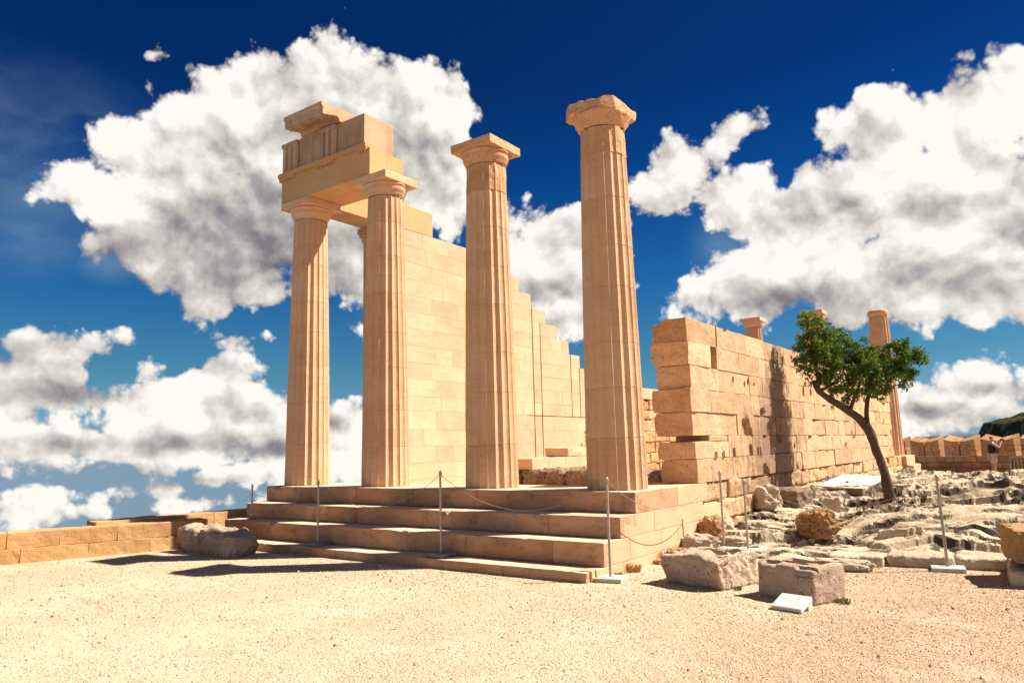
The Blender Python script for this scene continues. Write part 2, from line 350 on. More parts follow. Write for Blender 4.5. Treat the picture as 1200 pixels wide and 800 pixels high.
def rock_lichen_shade(g, c, P):
    # dark lichen and dirt lying along the beds
    sep = g.n('ShaderNodeSeparateXYZ', {0: P})
    u = g.m('ADD', g.m('MULTIPLY', sep.outputs[0], .85), g.m('MULTIPLY', sep.outputs[1], .5))
    w = g.m('ADD', g.m('MULTIPLY', sep.outputs[0], -.5), g.m('MULTIPLY', sep.outputs[1], .85))
    Q = g.n('ShaderNodeCombineXYZ', {0: u, 1: g.m('MULTIPLY', w, 3.6), 2: sep.outputs[2]}).outputs[0]
    n1 = g.noise(Q, 1.7, 9, .70, .5); n2 = g.noise(P, .8, 4, .5)
    k = g.m('MULTIPLY', g.sstep(n1, .50, .62), g.sstep(n2, .34, .56))
    c = g.mix(g.m('MULTIPLY', k, .72), c, (.10, .072, .048))
    # soil, lichen and painted shade on clefts and risers (tone = depth of the cleft)
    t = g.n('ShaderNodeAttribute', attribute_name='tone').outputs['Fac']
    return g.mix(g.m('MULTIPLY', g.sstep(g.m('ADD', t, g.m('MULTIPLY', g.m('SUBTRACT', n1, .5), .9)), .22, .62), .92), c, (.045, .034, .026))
M_rockbed = stone('bedrock_limestone', (.42, .315, .205), (.60, .485, .34), streak=.3, streak_scale=(1., 1., 4.), pit=.3, bump=1., tonev=.0, grain=45., red=.3, grime=.2, grime_col=(.16, .12, .09), stain=rock_lichen_shade)
M_rockm = stone('limestone_rock', (.37, .285, .195), (.54, .44, .325), streak=.3, streak_scale=(1., 1., 4.), pit=.3, bump=.7, tonev=.0, grain=45., red=.35, grime=.25, grime_col=(.16, .12, .09))
M_metal = plain('painted_steel', (.42, .34, .27), .5, .3, .12, 15)
M_base = plain('cast_concrete', (.50, .45, .38), .85, 0, .15, 25, .4)
M_based = plain('dark_concrete', (.24, .20, .17), .85, 0, .15, 25, .4)
M_rope = plain('rope_fibre', (.30, .23, .16), .9, 0, .2, 80, .4)
M_white = plain('white_marble', (.62, .59, .53), .5, 0, .06, 6, .05)
M_wood = plain('old_timber', (.20, .11, .06), .8, 0, .3, 12, .5)
M_bark = plain('bark', (.085, .055, .038), .95, 0, .4, 22, 1.)
M_rail = plain('galvanised_rail', (.22, .24, .20), .5, .4, .1, 20)
M_skin = plain('skin', (.45, .24, .16), .6, 0, .05, 10)
M_black = plain('black_cloth', (.012, .012, .012), .9, 0, .2, 30)
M_short = plain('pale_cloth', (.42, .33, .26), .9, 0, .1, 30)

def gravel_mat():
    m = bpy.data.materials.new('pale_gravel'); m.use_nodes = True; g = NT(m.node_tree)
    P = g.n('ShaderNodeNewGeometry').outputs['Position']
    n1 = g.noise(P, .55, 6, .6); n2 = g.noise(P, 5., 5, .6)
    c = g.mix(g.sstep(g.m('ADD', n1, g.m('MULTIPLY', n2, .35)), .5, .85), (.43, .335, .21), (.50, .405, .265))
    sep = g.n('ShaderNodeSeparateXYZ', {0: P})
    soil = g.sstep(g.m('ADD', g.m('SUBTRACT', sep.outputs[0], g.m('MULTIPLY', sep.outputs[1], .0)), g.m('MULTIPLY', n2, 2.4)), 2.4, 4.4)
    c = g.mix(g.m('MULTIPLY', soil, .75), c, (.34, .205, .115))
    vo = g.n('ShaderNodeTexVoronoi', {'Vector': P, 'Scale': 62.}); vo2 = g.n('ShaderNodeTexVoronoi', {'Vector': P, 'Scale': 27., 'Randomness': 1.})
    rc = g.n('ShaderNodeSeparateColor', {0: vo.outputs['Color']}).outputs[0]
    rc2 = g.n('ShaderNodeSeparateColor', {0: vo2.outputs['Color']}).outputs[1]
    c = g.mix(g.m('MULTIPLY', g.sstep(rc, .35, 1.), .35), c, (.58, .50, .40))
    c = g.mix(g.m('MULTIPLY', g.sstep(rc, .12, .0), .55), c, (.20, .13, .085))
    c = g.mix(g.m('MULTIPLY', g.sstep(rc2, .10, .0), .40), c, (.24, .165, .11))
    patch = g.noise(P, 1.7, 7, .65, .4)
    c = g.mix(g.m('MULTIPLY', g.sstep(patch, .48, .66), .3), c, (.58, .50, .375))
    c = g.mix(g.m('MULTIPLY', g.sstep(patch, .42, .30), .40), c, (.37, .255, .16))
    h = g.m('ADD', g.m('MULTIPLY', vo.outputs['Distance'], -.6), g.m('MULTIPLY', vo2.outputs['Distance'], -.5))
    h = g.m('ADD', h, g.m('MULTIPLY', g.noise(P, 2.6, 6, .6), 2.5))
    bp = g.n('ShaderNodeBump', {'Height': h, 'Strength': .9, 'Distance': .018})
    bs = g.n('ShaderNodeBsdfPrincipled', {'Base Color': c, 'Roughness': .95, 'Normal': bp.outputs[0]})
    bs.inputs['Specular IOR Level'].default_value = .1
    g.n('ShaderNodeOutputMaterial', {0: bs.outputs[0]})
    return m
M_gravel = gravel_mat()
def tone_mat(name, stops, rough=.9, trans=0.):
    m = bpy.data.materials.new(name); m.use_nodes = True; g = NT(m.node_tree)
    t = g.n('ShaderNodeAttribute', attribute_name='tone').outputs['Fac']
    r = g.n('ShaderNodeValToRGB', {0: t}); r.color_ramp.elements[0].color = (*stops[0][1], 1); r.color_ramp.elements[0].position = stops[0][0]
    r.color_ramp.elements[1].color = (*stops[-1][1], 1); r.color_ramp.elements[1].position = stops[-1][0]
    for p_, c_ in stops[1:-1]: e = r.color_ramp.elements.new(p_); e.color = (*c_, 1)
    bs = g.n('ShaderNodeBsdfPrincipled', {'Base Color': r.outputs[0], 'Roughness': rough})
    bs.inputs['Specular IOR Level'].default_value = .25 if trans else .1
    o = bs.outputs[0]
    if trans:
        tr = g.n('ShaderNodeBsdfTranslucent', {'Color': r.outputs[0]})
        mx = g.n('ShaderNodeMixShader', {0: trans}); g.t.links.new(o, mx.inputs[1]); g.t.links.new(tr.outputs[0], mx.inputs[2]); o = mx.outputs[0]
    g.n('ShaderNodeOutputMaterial', {0: o})
    return m
M_pebble = tone_mat('pebbles', [(0, (.13, .085, .055)), (.14, (.25, .17, .11)), (.32, (.42, .31, .20)), (.7, (.55, .44, .31)), (1, (.72, .64, .52))])
M_leaf = tone_mat('leaves', [(0, (.012, .04, .008)), (.45, (.075, .15, .018)), (.75, (.20, .28, .035)), (.93, (.24, .26, .03)), (1, (.35, .22, .04))], .55, .3)
M_grass = tone_mat('dry_plant', [(0, (.40, .14, .04)), (.6, (.52, .26, .08)), (1, (.20, .20, .04))], .9, .3)
M_green = tone_mat('green_plant', [(0, (.05, .08, .01)), (.6, (.12, .16, .03)), (1, (.30, .28, .08))], .9, .3)

# ------------------------------------------------------------------ ground
GZ = -.97
def ground_poly():
    mb = MB()
    # left edge follows the parapet; the sheet reaches far behind and to the right of the hilltop
    pts = [(-11.5, -60), (-9.95, -8.), (-9.3, -5.6), (-9.0, -4.3), (-8.35, -2.3), (-8.2, -1.), (-8.2, 24), (-6, 33), (60, 33), (60, -60)]
    mb.add([(x, y, GZ) for x, y in pts], [list(range(len(pts)))[::-1]][0:1] if False else [list(range(len(pts)-1, -1, -1))])
    o = mb.build('gravel_ground', M_gravel); 
    if o.data.polygons[0].normal.z < 0: o.data.flip_normals()
    tag(o, kind='structure')
    # the hillside under the terrace, falling away outside the walls
    hb = MB(); n = len(pts); V = [(x, y, GZ-.02) for x, y in pts]+[(x+(x-10)*.25-2*(x < 0), y*1.15+1, GZ-14) for x, y in pts]
    hb.add(V, [[i, (i+1) % n, n+(i+1) % n, n+i] for i in range(n)])
    tag(hb.build('hillside', M_rockm), kind='structure')
ground_poly()

def base_h(x, y):
    ys = [-9, 1.0, 1.5, 2.4, 3.4, 4.4, 5.4, 8, 12, 16, 20, 23, 25, 40]
    zs = [-1.2, -1.06, -.97, -.90, -.83, -.74, -.70, -.64, -.53, -.45, -.45, -.62, -1.12, -1.2]
    yy = y-.18*(x-1.5) if y < 6 else y
    h = np.interp(yy, ys, zs)
    if x < 1.2 and y < 14: h += (1.2-x)*.10*min(1, max(0, (y-2.)/3))
    if y > 14: h -= .20*min(1, (y-14)/6)*min(1, max(0, x-.2))
    if x > 2.1 and 2.2 < yy: # ledge on the right
        h += .09*min(1, (x-2.1)/.3)*min(1, max(0, (yy-2.55)/.06))*(1 if y < 14 else max(0, 1-(y-14)/4))
    return h
def rock_h(x, y):
    # flat beds ending in broken ledges that run across the slope; distance fades the fine relief
    u = (x*.85+y*.5); w = (-x*.5+y*.85)
    wu = u+.25*noise.noise(Vector((u*1.3, w*1.3, 7))); ww = w+.22*noise.noise(Vector((u*.9, w*1.1, 11)))
    n = noise.fractal(Vector((wu*.45+3, ww*1.0, 1.7)), .9, 2.1, 3)
    n5 = noise.fractal(Vector((wu*1.5+6, ww*4., 3.7)), .9, 2.1, 3)
    h = base_h(x, y)
    step = .13
    t = (h+1.3+n*.24+n5*.012)/step
    k = math.floor(t); fr = t-k
    e = min(1, max(0, (fr-.88)/.08)); e = e*e*(3-2*e)
    on0 = max(0, min(1, (noise.noise(Vector((wu*.45+4, ww*.6, 15)))+.18)*4))
    h2 = (k+(.62*on0)*e+(1-.62*on0)*fr)*step-1.3
    c1 = noise.fractal(Vector((wu*.7+20, ww*3.4, 8.)), .9, 2.1, 3)
    c2 = noise.fractal(Vector((wu*1.6+2, ww*7., 18.)), .9, 2.1, 3)
    on1 = max(0, min(1, (noise.noise(Vector((x*.55, y*.8, 5)))+.22)*5)); on2 = max(0, min(1, (noise.noise(Vector((x*.9, y*1.2, 25)))-.02)*5))
    cr = max(0, 1-abs(c1)/.08)**.7*.10*on1+max(0, 1-abs(c2)/.08)*.035*on2
    cr += .05*max(0, min(1, (noise.fractal(Vector((wu*1.1, ww*3, 33)), .9, 2.1, 4)-.32)*6))
    fade = min(1, max(0, (y-.9)/.8))
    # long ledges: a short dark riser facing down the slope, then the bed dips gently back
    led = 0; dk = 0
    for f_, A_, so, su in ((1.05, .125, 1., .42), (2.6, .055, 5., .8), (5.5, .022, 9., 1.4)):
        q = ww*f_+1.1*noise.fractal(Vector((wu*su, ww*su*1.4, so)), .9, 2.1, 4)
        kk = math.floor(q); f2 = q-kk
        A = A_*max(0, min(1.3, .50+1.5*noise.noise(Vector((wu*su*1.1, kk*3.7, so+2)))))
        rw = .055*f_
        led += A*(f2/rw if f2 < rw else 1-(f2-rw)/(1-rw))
        if f2 < rw*1.15: dk = max(dk, min(1, A/.05))  # shade of the riser put into its tone
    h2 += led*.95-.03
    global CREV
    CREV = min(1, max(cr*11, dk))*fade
    return h*(1-fade)+(h2-.02-cr)*fade+.010*noise.fractal(Vector((u*3, w*8, 1)), .8, 2, 5)
def rock_ground():
    mb = MB()
    xs = list(np.arange(0.03, 4.9, .035))+list(np.arange(4.9, 16, .25))
    ys = list(np.arange(.7, 6, .035))+list(np.arange(6, 12, .06))+list(np.arange(12, 31.5, .12))
    V = []; K = []
    for y in ys:
        for x in xs: V.append((x, y, rock_h(x, y))); K.append(CREV)
    nx = len(xs)
    F = [[j*nx+i, j*nx+i+1, (j+1)*nx+i+1, (j+1)*nx+i] for j in range(len(ys)-1) for i in range(nx-1)]
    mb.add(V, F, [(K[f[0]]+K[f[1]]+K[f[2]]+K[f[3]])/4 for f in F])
    o = mb.build('rock_ground', M_rockbed, smooth=False); tag(o, kind='structure')
    # behind the rear columns, left of the wall line
    b = MB(); rblock(b, (-8.2, 21.0, -1.3), (0.0, 31.5, -.98), r=.02)
    tag(b.build('rear_ground', M_rockm), kind='structure')
rock_ground()

def gravel():
    # loose chippings, denser where the camera is near
    N = 130000
    cx, cy = 4.6, -8.97
    ang = np.radians(rng.uniform(80, 172, N)); r = 2.2*np.exp(rng.uniform(0, 1, N)**.8*math.log(15./2.2))
    x = cx+r*np.cos(ang); y = cy+r*np.sin(ang)
    ok = (x > -8.6-.33*(-2.2-y)*(y < -2)) & ~((x < .03) & (y > -1.32)) & (y < 1.5) & (x < 9)
    dens = np.array([noise.noise(Vector((a*.8, b*.8, 2.))) for a, b in zip(x, y)])
    ok &= rng.uniform(0, 1, N) < .45+.6*dens+.15
    x, y, r = x[ok], y[ok], r[ok]; N = len(x)
    s = rng.uniform(.0035, .0092, N)*(1+1.2*(rng.uniform(0, 1, N) > .985))*np.clip(r/7, .8, 1.4)
    base = np.array([(1, 0, 0), (-1, 0, 0), (0, 1, 0), (0, -1, 0), (0, 0, .8), (0, 0, -.5)], float)
    V = base[None]*s[:, None, None]*rng.uniform(.65, 1.35, (N, 6, 1))
    th = rng.uniform(0, 6.28, N); c, q = np.cos(th)[:, None], np.sin(th)[:, None]
    V = np.stack([V[..., 0]*c-V[..., 1]*q*.8, V[..., 0]*q+V[..., 1]*c*.8, V[..., 2]], -1)
    V += np.stack([x, y, np.full(N, GZ)+s*.25], -1)[:, None]
    f = np.array([(0, 2, 4), (2, 1, 4), (1, 3, 4), (3, 0, 4), (2, 0, 5), (1, 2, 5), (3, 1, 5), (0, 3, 5)])
    F = (f[None]+np.arange(N)[:, None, None]*6).reshape(-1, 3)
    me = bpy.data.meshes.new('gravel'); me.from_pydata(V.reshape(-1, 3).tolist(), [], F.tolist())
    t = np.repeat(rng.uniform(0, 1, N)**.8, 8).astype(np.float32)
    me.attributes.new('tone', 'FLOAT', 'FACE').data.foreach_set('value', t)
    me.materials.append(M_pebble); o = bpy.data.objects.new('gravel', me); col.objects.link(o)
    tag(o, kind='stuff')
gravel()

# ------------------------------------------------------------------ temple platform
def courses(y0, y1, lo=.8, hi=1.5, joints=None):
    if joints: return joints
    o = [y0]
    while o[-1] < y1-hi: o.append(o[-1]+random.uniform(lo, hi))
    if y1-o[-1] > .35: o.append(y1)
    else: o[-1] = y1
    return o
plat = empty('temple_platform', (-4, 1, GZ), 'broad stepped stone platform that the four tall front columns stand on', 'platform')
STEPS = [(0., -.28, 0.), (-.285, -.55, -.44), (-.555, -.84, -.89), (-.845, -1.05, -1.30)]
for si, (zt, zb, yf) in enumerate(STEPS):
    mb = MB(); J = [[-8, -6.9, -5.45, -4.05, -2.75, -1.3, 0], [-8, -7.2, -5.7, -4.9, -3.4, -1.1, 0], [-8, -6.6, -5.0, -3.3, -2.2, -.75, 0], [-8, -6.2, -4.4, -2.75, -1.25, 0]][si]
    back = 1.35 if si == 0 else STEPS[si-1][2]+.1
    for a, b in zip(J[:-1], J[1:]):
        seed = random.randint(0, 99)
        dy = random.uniform(-.004, .004)
        def wear(q, d, a=a, b=b, s=seed):
            # chipped front arris and worn treads
            e = nz(q, 5, 50+s, 3)
            if e > .38 and q.z > zt-.05 and q.y < yf+.08: q = q+Vector((0, .03, -.03))*(e-.38)*2
            return q
        def right_chip(q, d): 
            q = wear(q, d)
            if si == 3 and q.x > -.25: 
                e = .5+nz(q, 6, 7, 3)
                q = q+Vector((-.05, .03, -.03))*max(0, e)*(q.x+.25)*4*max(0, 1-(q.y-yf)*4)
            return q
        rblock(mb, (a+.0015, yf+dy, zb), (b-.0015, back, zt), r=.008, cell=.07, amp=.003, freq=2., seed=seed, fn=right_chip)
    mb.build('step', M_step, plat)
mb = MB()   # flank of the platform, seen sunlit on the right, with its inner core
for (z0, z1, y0, J) in ((-.28, 0., 0, None), (-.56, -.283, -.0, None), (-.845, -.563, -.45, None), (-1.1, -.848, -.9, None)):
    pass
flank = MB()
rows = [(-.277, -.002, 1.352, [1.352, 2.5]), (-.553, -.281, -.338, [-.338, .55, 1.15, 2.3]), (-.84, -.557, -.788, [-.788, -.2, .75, 1.3, 2.2]), (-1.1, -.844, -1.198, [-1.198, -.4, .5, 1.2, 1.9])]
for z0, z1, ys_, J in rows:
    for a, b in zip(J[:-1], J[1:]):
        rblock(flank, (-.9, a+.0015, z0), (random.uniform(-.003, .002), b-.0015, z1), r=.006, tone=random.uniform(.4, .9))
flank.build('flank', M_podium, plat)
b = MB(); rblock(b, (-8., 1.353, -.6), (-.02, 22.4, -.36), r=.01); b.build('inner_floor', M_podium, plat)
b = MB()
for a, c in zip([21.0, 22.0], [21.99, 22.9]):
    for xa, xb in zip([-8, -6.4, -4.8, -3.2, -1.6, -.5], [-6.41, -4.81, -3.21, -1.61, -.51, .12]):
        rblock(b, (xa, a, -.33), (xb, c, -.004), r=.012)
rblock(b, (-.7, 21.2, -.9), (.30, 22.9, -.335), r=.03, cell=.15, amp=.03)
b.build('rear_terrace', M_podium, plat)

# ------------------------------------------------------------------ columns
def column(name, x, y, label, group, top='whole', r0=.435, r1=.335, lean=0, seed=0, detail=1., rough_from=None, half=.43):
    t = empty(name, (x, y, 0), label, 'column', group)
    H = 5.38 if top != 'stump' else 5.25
    NF, SUB = 20, 8 if detail >= 1 else 4
    ph = R_(9.)+seed*.01
    drums = [0]
    rs = random.Random(seed+5)
    while drums[-1] < H-.9: drums.append(drums[-1]+rs.uniform(.62, .85))
    drums = drums[:-1]+[rough_from or 4.86, H] if drums[-1] > 4.7 else drums+[rough_from or 4.86, H]
    def ring(z, dr, rough, tone):
        f = z/5.38; r = r0+(r1-r0)*f+.012*math.sin(math.pi*f)+dr
        out = []
        for k in range(NF*SUB):
            a = 2*math.pi*k/(NF*SUB)+ph
            q = (k % SUB)/SUB
            fl = math.sin(math.pi*q)**.72
            depth = .034*(1-.45*rough)
            rr = r-depth*fl*(r/r0)
            n_ = noise.noise(Vector((math.cos(a)*3+x, math.sin(a)*3, z*2.2+seed)))
            n2 = noise.noise(Vector((math.cos(a)*9+x, math.sin(a)*9, z*8+seed)))
            rr += (.004*n_+.0015*n2)*(1+3.5*rough)
            if q == 0: # arris chips
                c = noise.noise(Vector((k*3.1, z*7, seed*1.3)))
                rr -= max(0, c-.42)*(.014+.05*rough)
            out.append((rr*math.cos(a), rr*math.sin(a), z))
        return out
    def drum(mb, za, zb, rough, tone):
        n = max(3, int((zb-za)/(.05 if detail >= 1 else .15)))
        zs = [za+.0005, za+.007]+[za+.007+(zb-za-.014)*i/n for i in range(1, n)]+[zb-.007, zb-.0005]
        V = []; 
        for i, z in enumerate(zs): V += ring(z, -.007 if i in (0, len(zs)-1) else 0, rough, tone)
        m = NF*SUB
        F = [[i*m+k, i*m+(k+1) % m, (i+1)*m+(k+1) % m, (i+1)*m+k] for i in range(len(zs)-1) for k in range(m)]
        F.append(list(range(m))[::-1]); F.append([(len(zs)-1)*m+k for k in range(m)])
        mb.add([(p[0]+x, p[1]+y, p[2]) for p in V], F, tone)
    mb = MB(); mr = MB()
    for a, b_ in zip(drums[:-1], drums[1:]):
        last = b_ == H and rough_from is not None
        drum(mr if last else mb, a, b_, 1. if last else .0, rs.uniform(.25, .75))
    mb.build('shaft', M_col, t)
    if rough_from is not None: mr.build('old_drum', M_colrough, t)
    # capital: annulets, echinus, abacus
    cap = MB(); seg = 64
    if top == 'whole':
        prof = [(r1*.985, 5.381), (r1*1.0, 5.40), (r1*1.03, 5.405), (r1*1.03, 5.415), (r1*1.06, 5.42), (r1*1.08, 5.44), (r1*1.17, 5.50), (half*.93, 5.56), (half*.985, 5.595), (half*.985, 5.613), (half*.93, 5.622)]
    elif top == 'broken':
        prof = [(r1*.985, 5.381), (r1*1.02, 5.39), (r1*1.08, 5.43), (r1*1.22, 5.50), (half*.98, 5.56), (half*1.04, 5.60), (half*1.0, 5.62), (.02, 5.625)]
    else:
        prof = [(r1*.93, 5.251), (r1*1.0, 5.28), (r1*1.08, 5.33), (r1*1.12, 5.42), (r1*1.0, 5.50), (r1*.6, 5.53), (.02, 5.53)]
    V = []
    for (r, z) in prof:
        for k in range(seg):
            a = 2*math.pi*k/seg
            amp = .004 if top == 'whole' else .03
            rr = r
            if top == 'never':   # squared abacus worn almost round, its corners still showing
                c, s_ = abs(math.cos(a)), abs(math.sin(a)); sq = 1/max(c, s_)
                rr = r*(1+(sq-1)*.7)
                chip = max(0, math.cos(a-R_(-85)))**3*.10+max(0, math.cos(a-R_(5)))**6*.03
                rr -= chip
            rr += amp*nz((math.cos(a)*r*2, math.sin(a)*r*2, z*3), 2, seed+4)
            zz = z + (0 if top == 'whole' or z < 5.5 else .03*nz((math.cos(a)*r, math.sin(a)*r, 1), 3, seed+9))
            V.append((x+rr*math.cos(a), y+rr*math.sin(a), zz))
    F = [[i*seg+k, i*seg+(k+1) % seg, (i+1)*seg+(k+1) % seg, (i+1)*seg+k] for i in range(len(prof)-1) for k in range(seg)]
    F.append([(len(prof)-1)*seg+k for k in range(seg)])
    cap.add(V, F, .6)
    cp = cap.build('capital', M_col if top == 'whole' and rough_from is None else M_colrough, t, smooth=(top != 'whole'))
    if top == 'broken':
        ab = MB()
        def chip(q, d):
            # one corner broken off, the rest worn
            k = (q.x-x)-(q.y-y)-.66
            if k > 0: q = q+Vector((-k*.5, k*.5, 0))
            k2 = -(q.x-x)-(q.y-y)-.74
            if k2 > 0: q = q+Vector((k2*.5, k2*.5, 0))
            e = nz(q, 3.2, 77, 4)
            if q.z > 5.7: q = q+Vector((0, 0, .035*e-.01))
            return q
        rblock(ab, (x-half-.045, y-half-.01, 5.598), (x+half-.05, y+half+.01, 5.785), r=.03, cell=.03, amp=.022, freq=3.5, seed=seed, tone=.8, fn=chip)
        ab.build('broken_abacus', M_colrough, t)
    if top == 'whole':
        ab = MB()
        rblock(ab, (x-half, y-half, 5.624), (x+half, y+half, 5.775), r=.012, cell=.06, amp=.006, freq=4, seed=seed, tone=.8)
        ab.build('abacus', M_col if rough_from is None else M_colrough, t)
    return t
G1 = 'tall front columns on the stepped platform'
column('fluted_column', -7.53, .6, 'farthest left front column, fluted, carrying the left end of the entablature', G1, seed=1)
column('fluted_column', -5.31, .6, 'second front column from the left, fluted, under the right end of the entablature', G1, seed=2)
column('fluted_column', -2.86, .6, 'free-standing fluted column with an intact square capital and nothing on top', G1, seed=3, rough_from=4.90)
column('fluted_column', -.58, .6, 'nearest and tallest-looking fluted column with a worn, broken capital', G1, top='broken', seed=4, rough_from=4.95, half=.43)
G2 = 'columns standing behind the long weathered wall'
column('rear_column', -5.3, 21.9, 'distant column top with square capital rising just above the wall, left of the tree', G2, seed=5, detail=.5)
column('rear_column', -2.85, 21.9, 'distant column whose capital shows behind the top left of the tree crown', G2, seed=6, detail=.5)
column('rear_column', -.5, 21.9, 'distant capless column at the far end of the wall, right of the tree trunk', G2, top='stump', seed=7, detail=.5)

# ------------------------------------------------------------------ entablature
ent = empty('entablature', (-6.7, .6, 5.778), 'carved stone beam with triglyph frieze and broken cornice across the two left columns', 'entablature')
b = MB()
rblock(b, (-8.0, .2, 5.779), (-5.33, .648, 6.335), r=.006, tone=.7)
rblock(b, (-7.34, .652, 5.779), (-5.335, 1.10, 6.325), r=.006, tone=.45)
b.build('architrave', M_ent, ent)
b = MB()   # beam returning along the left flank to the cella wall
rblock(b, (-8.0, .653, 5.779), (-7.345, 2.62, 6.39), r=.006, tone=.6)
rblock(b, (-8.0, 2.623, 5.826), (-7.36, 4.17, 6.42), r=.006, tone=.85)
b.build('flank_beam', M_ent, ent)
b = MB(); rblock(b, (-8.06, .14, 6.337), (-5.39, .7, 6.425), r=.006, tone=.6); tn = b.build('fillet_band', M_ent, ent)
for xa, xb in ((-8.05, -7.55), (-6.83, -6.33), (-5.62, -5.395)):
    rg = MB(); rblock(rg, (xa, .158, 6.292), (xb, .21, 6.336), r=.003, tone=.5)
    n = max(2, int(round((xb-xa)/.085)))
    for i in range(n):
        cx_ = xa+(i+.5)*(xb-xa)/n
        tube(rg, [(cx_, .178, 6.291), (cx_, .178, 6.245)], [.022, .031], 8, .4)
    rg.build('guttae', M_ent, tn)
# frieze: plain panels and triglyphs with three upright bars
b = MB()
rblock(b, (-7.52, .27, 6.427), (-6.835, 1.02, 7.12), r=.006, tone=.35)
rblock(b, (-6.32, .27, 6.427), (-5.56, 1.05, 7.10), r=.008, cell=.12, amp=.004, tone=.25)
rblock(b, (-7.98, .30, 6.427), (-7.525, 1.0, 7.06), r=.006, tone=.4)
rblock(b, (-6.83, .29, 6.427), (-6.325, 1.0, 7.10), r=.006, tone=.4)
b.build('frieze_panel', M_frieze, ent)
for xa, xb in ((-8.02, -7.53), (-6.825, -6.335)):
    tg = MB(); w_ = (xb-xa)
    # plan outline with two V channels and half channels at the sides, extruded upward
    pf, pb, g_ = .205, .31, .095
    q = [(0, pb), (0, pf+.035), (.07, pf), (.26, pf), (.333, pf+g_), (.406, pf), (.594, pf), (.667, pf+g_), (.74, pf), (.93, pf), (1, pf+.035), (1, pb)]
    n = len(q); V = [(xa+w_*p, yy, 6.427) for p, yy in q]+[(xa+w_*p, yy, 7.0) for p, yy in q]
    tg.add(V, [[i, (i+1) % n, n+(i+1) % n, n+i] for i in range(n)]+[list(range(n, 2*n))], .45)
    rblock(tg, (xa-.008, .198, 7.001), (xb+.008, .31, 7.09), r=.004, tone=.5)
    tg.build('triglyph', M_frieze, ent)
# cornice block: bed moulding, sloping soffit with mutules, fascia
cn = MB(); xa, xb = -7.42, -6.24
prof = [(.30, 7.122), (.225, 7.122), (.215, 7.175), (.16, 7.20), (-.16, 7.135), (-.175, 7.135), (-.18, 7.29), (-.205, 7.305), (-.215, 7.335), (-.215, 7.375), (.62, 7.375), (.62, 7.122)]
V = []; F = []; xs_ = np.linspace(xa, xb, 14)
for i, xx in enumerate(xs_):
    for (yy, zz) in prof:
        e = nz((xx*2, yy*2, zz*2), 3, 17, 3)
        V.append((xx+(.015*e if i in (0, 13) else 0), yy+.008*e, zz+.006*e))
n = len(prof)
for i in range(13):
    for k in range(n): F.append([i*n+k, (i+1)*n+k, (i+1)*n+(k+1) % n, i*n+(k+1) % n])
F.append(list(range(n))); F.append([13*n+k for k in range(n)][::-1])
cn.add(V, F, .55)
co = cn.build('cornice', M_frieze, ent)
for (ma, mbb) in ((-7.36, -6.98), (-6.80, -6.33)):
    mu = MB()
    sl_ = (7.20-7.135)/(.16+.16)
    xf = Matrix.Translation((0, 0, 0))
    def shear(q, d): return Vector((q.x, q.y, q.z+(q.y-.0)*sl_+7.167-.0))
    rblock(mu, (ma, -.13, -.028), (mbb, .15, .004), r=.003, tone=.5, fn=shear)
    for i in range(6):
        for j in range(3):
            cx_ = ma+(i+.5)*(mbb-ma)/6; yy = -.09+j*.095
            zz = 7.167+yy*sl_-.028
            tube(mu, [(cx_, yy, zz), (cx_, yy, zz-.016)], [.020, .022], 8, .5)
    mu.build('mutule', M_frieze, co)

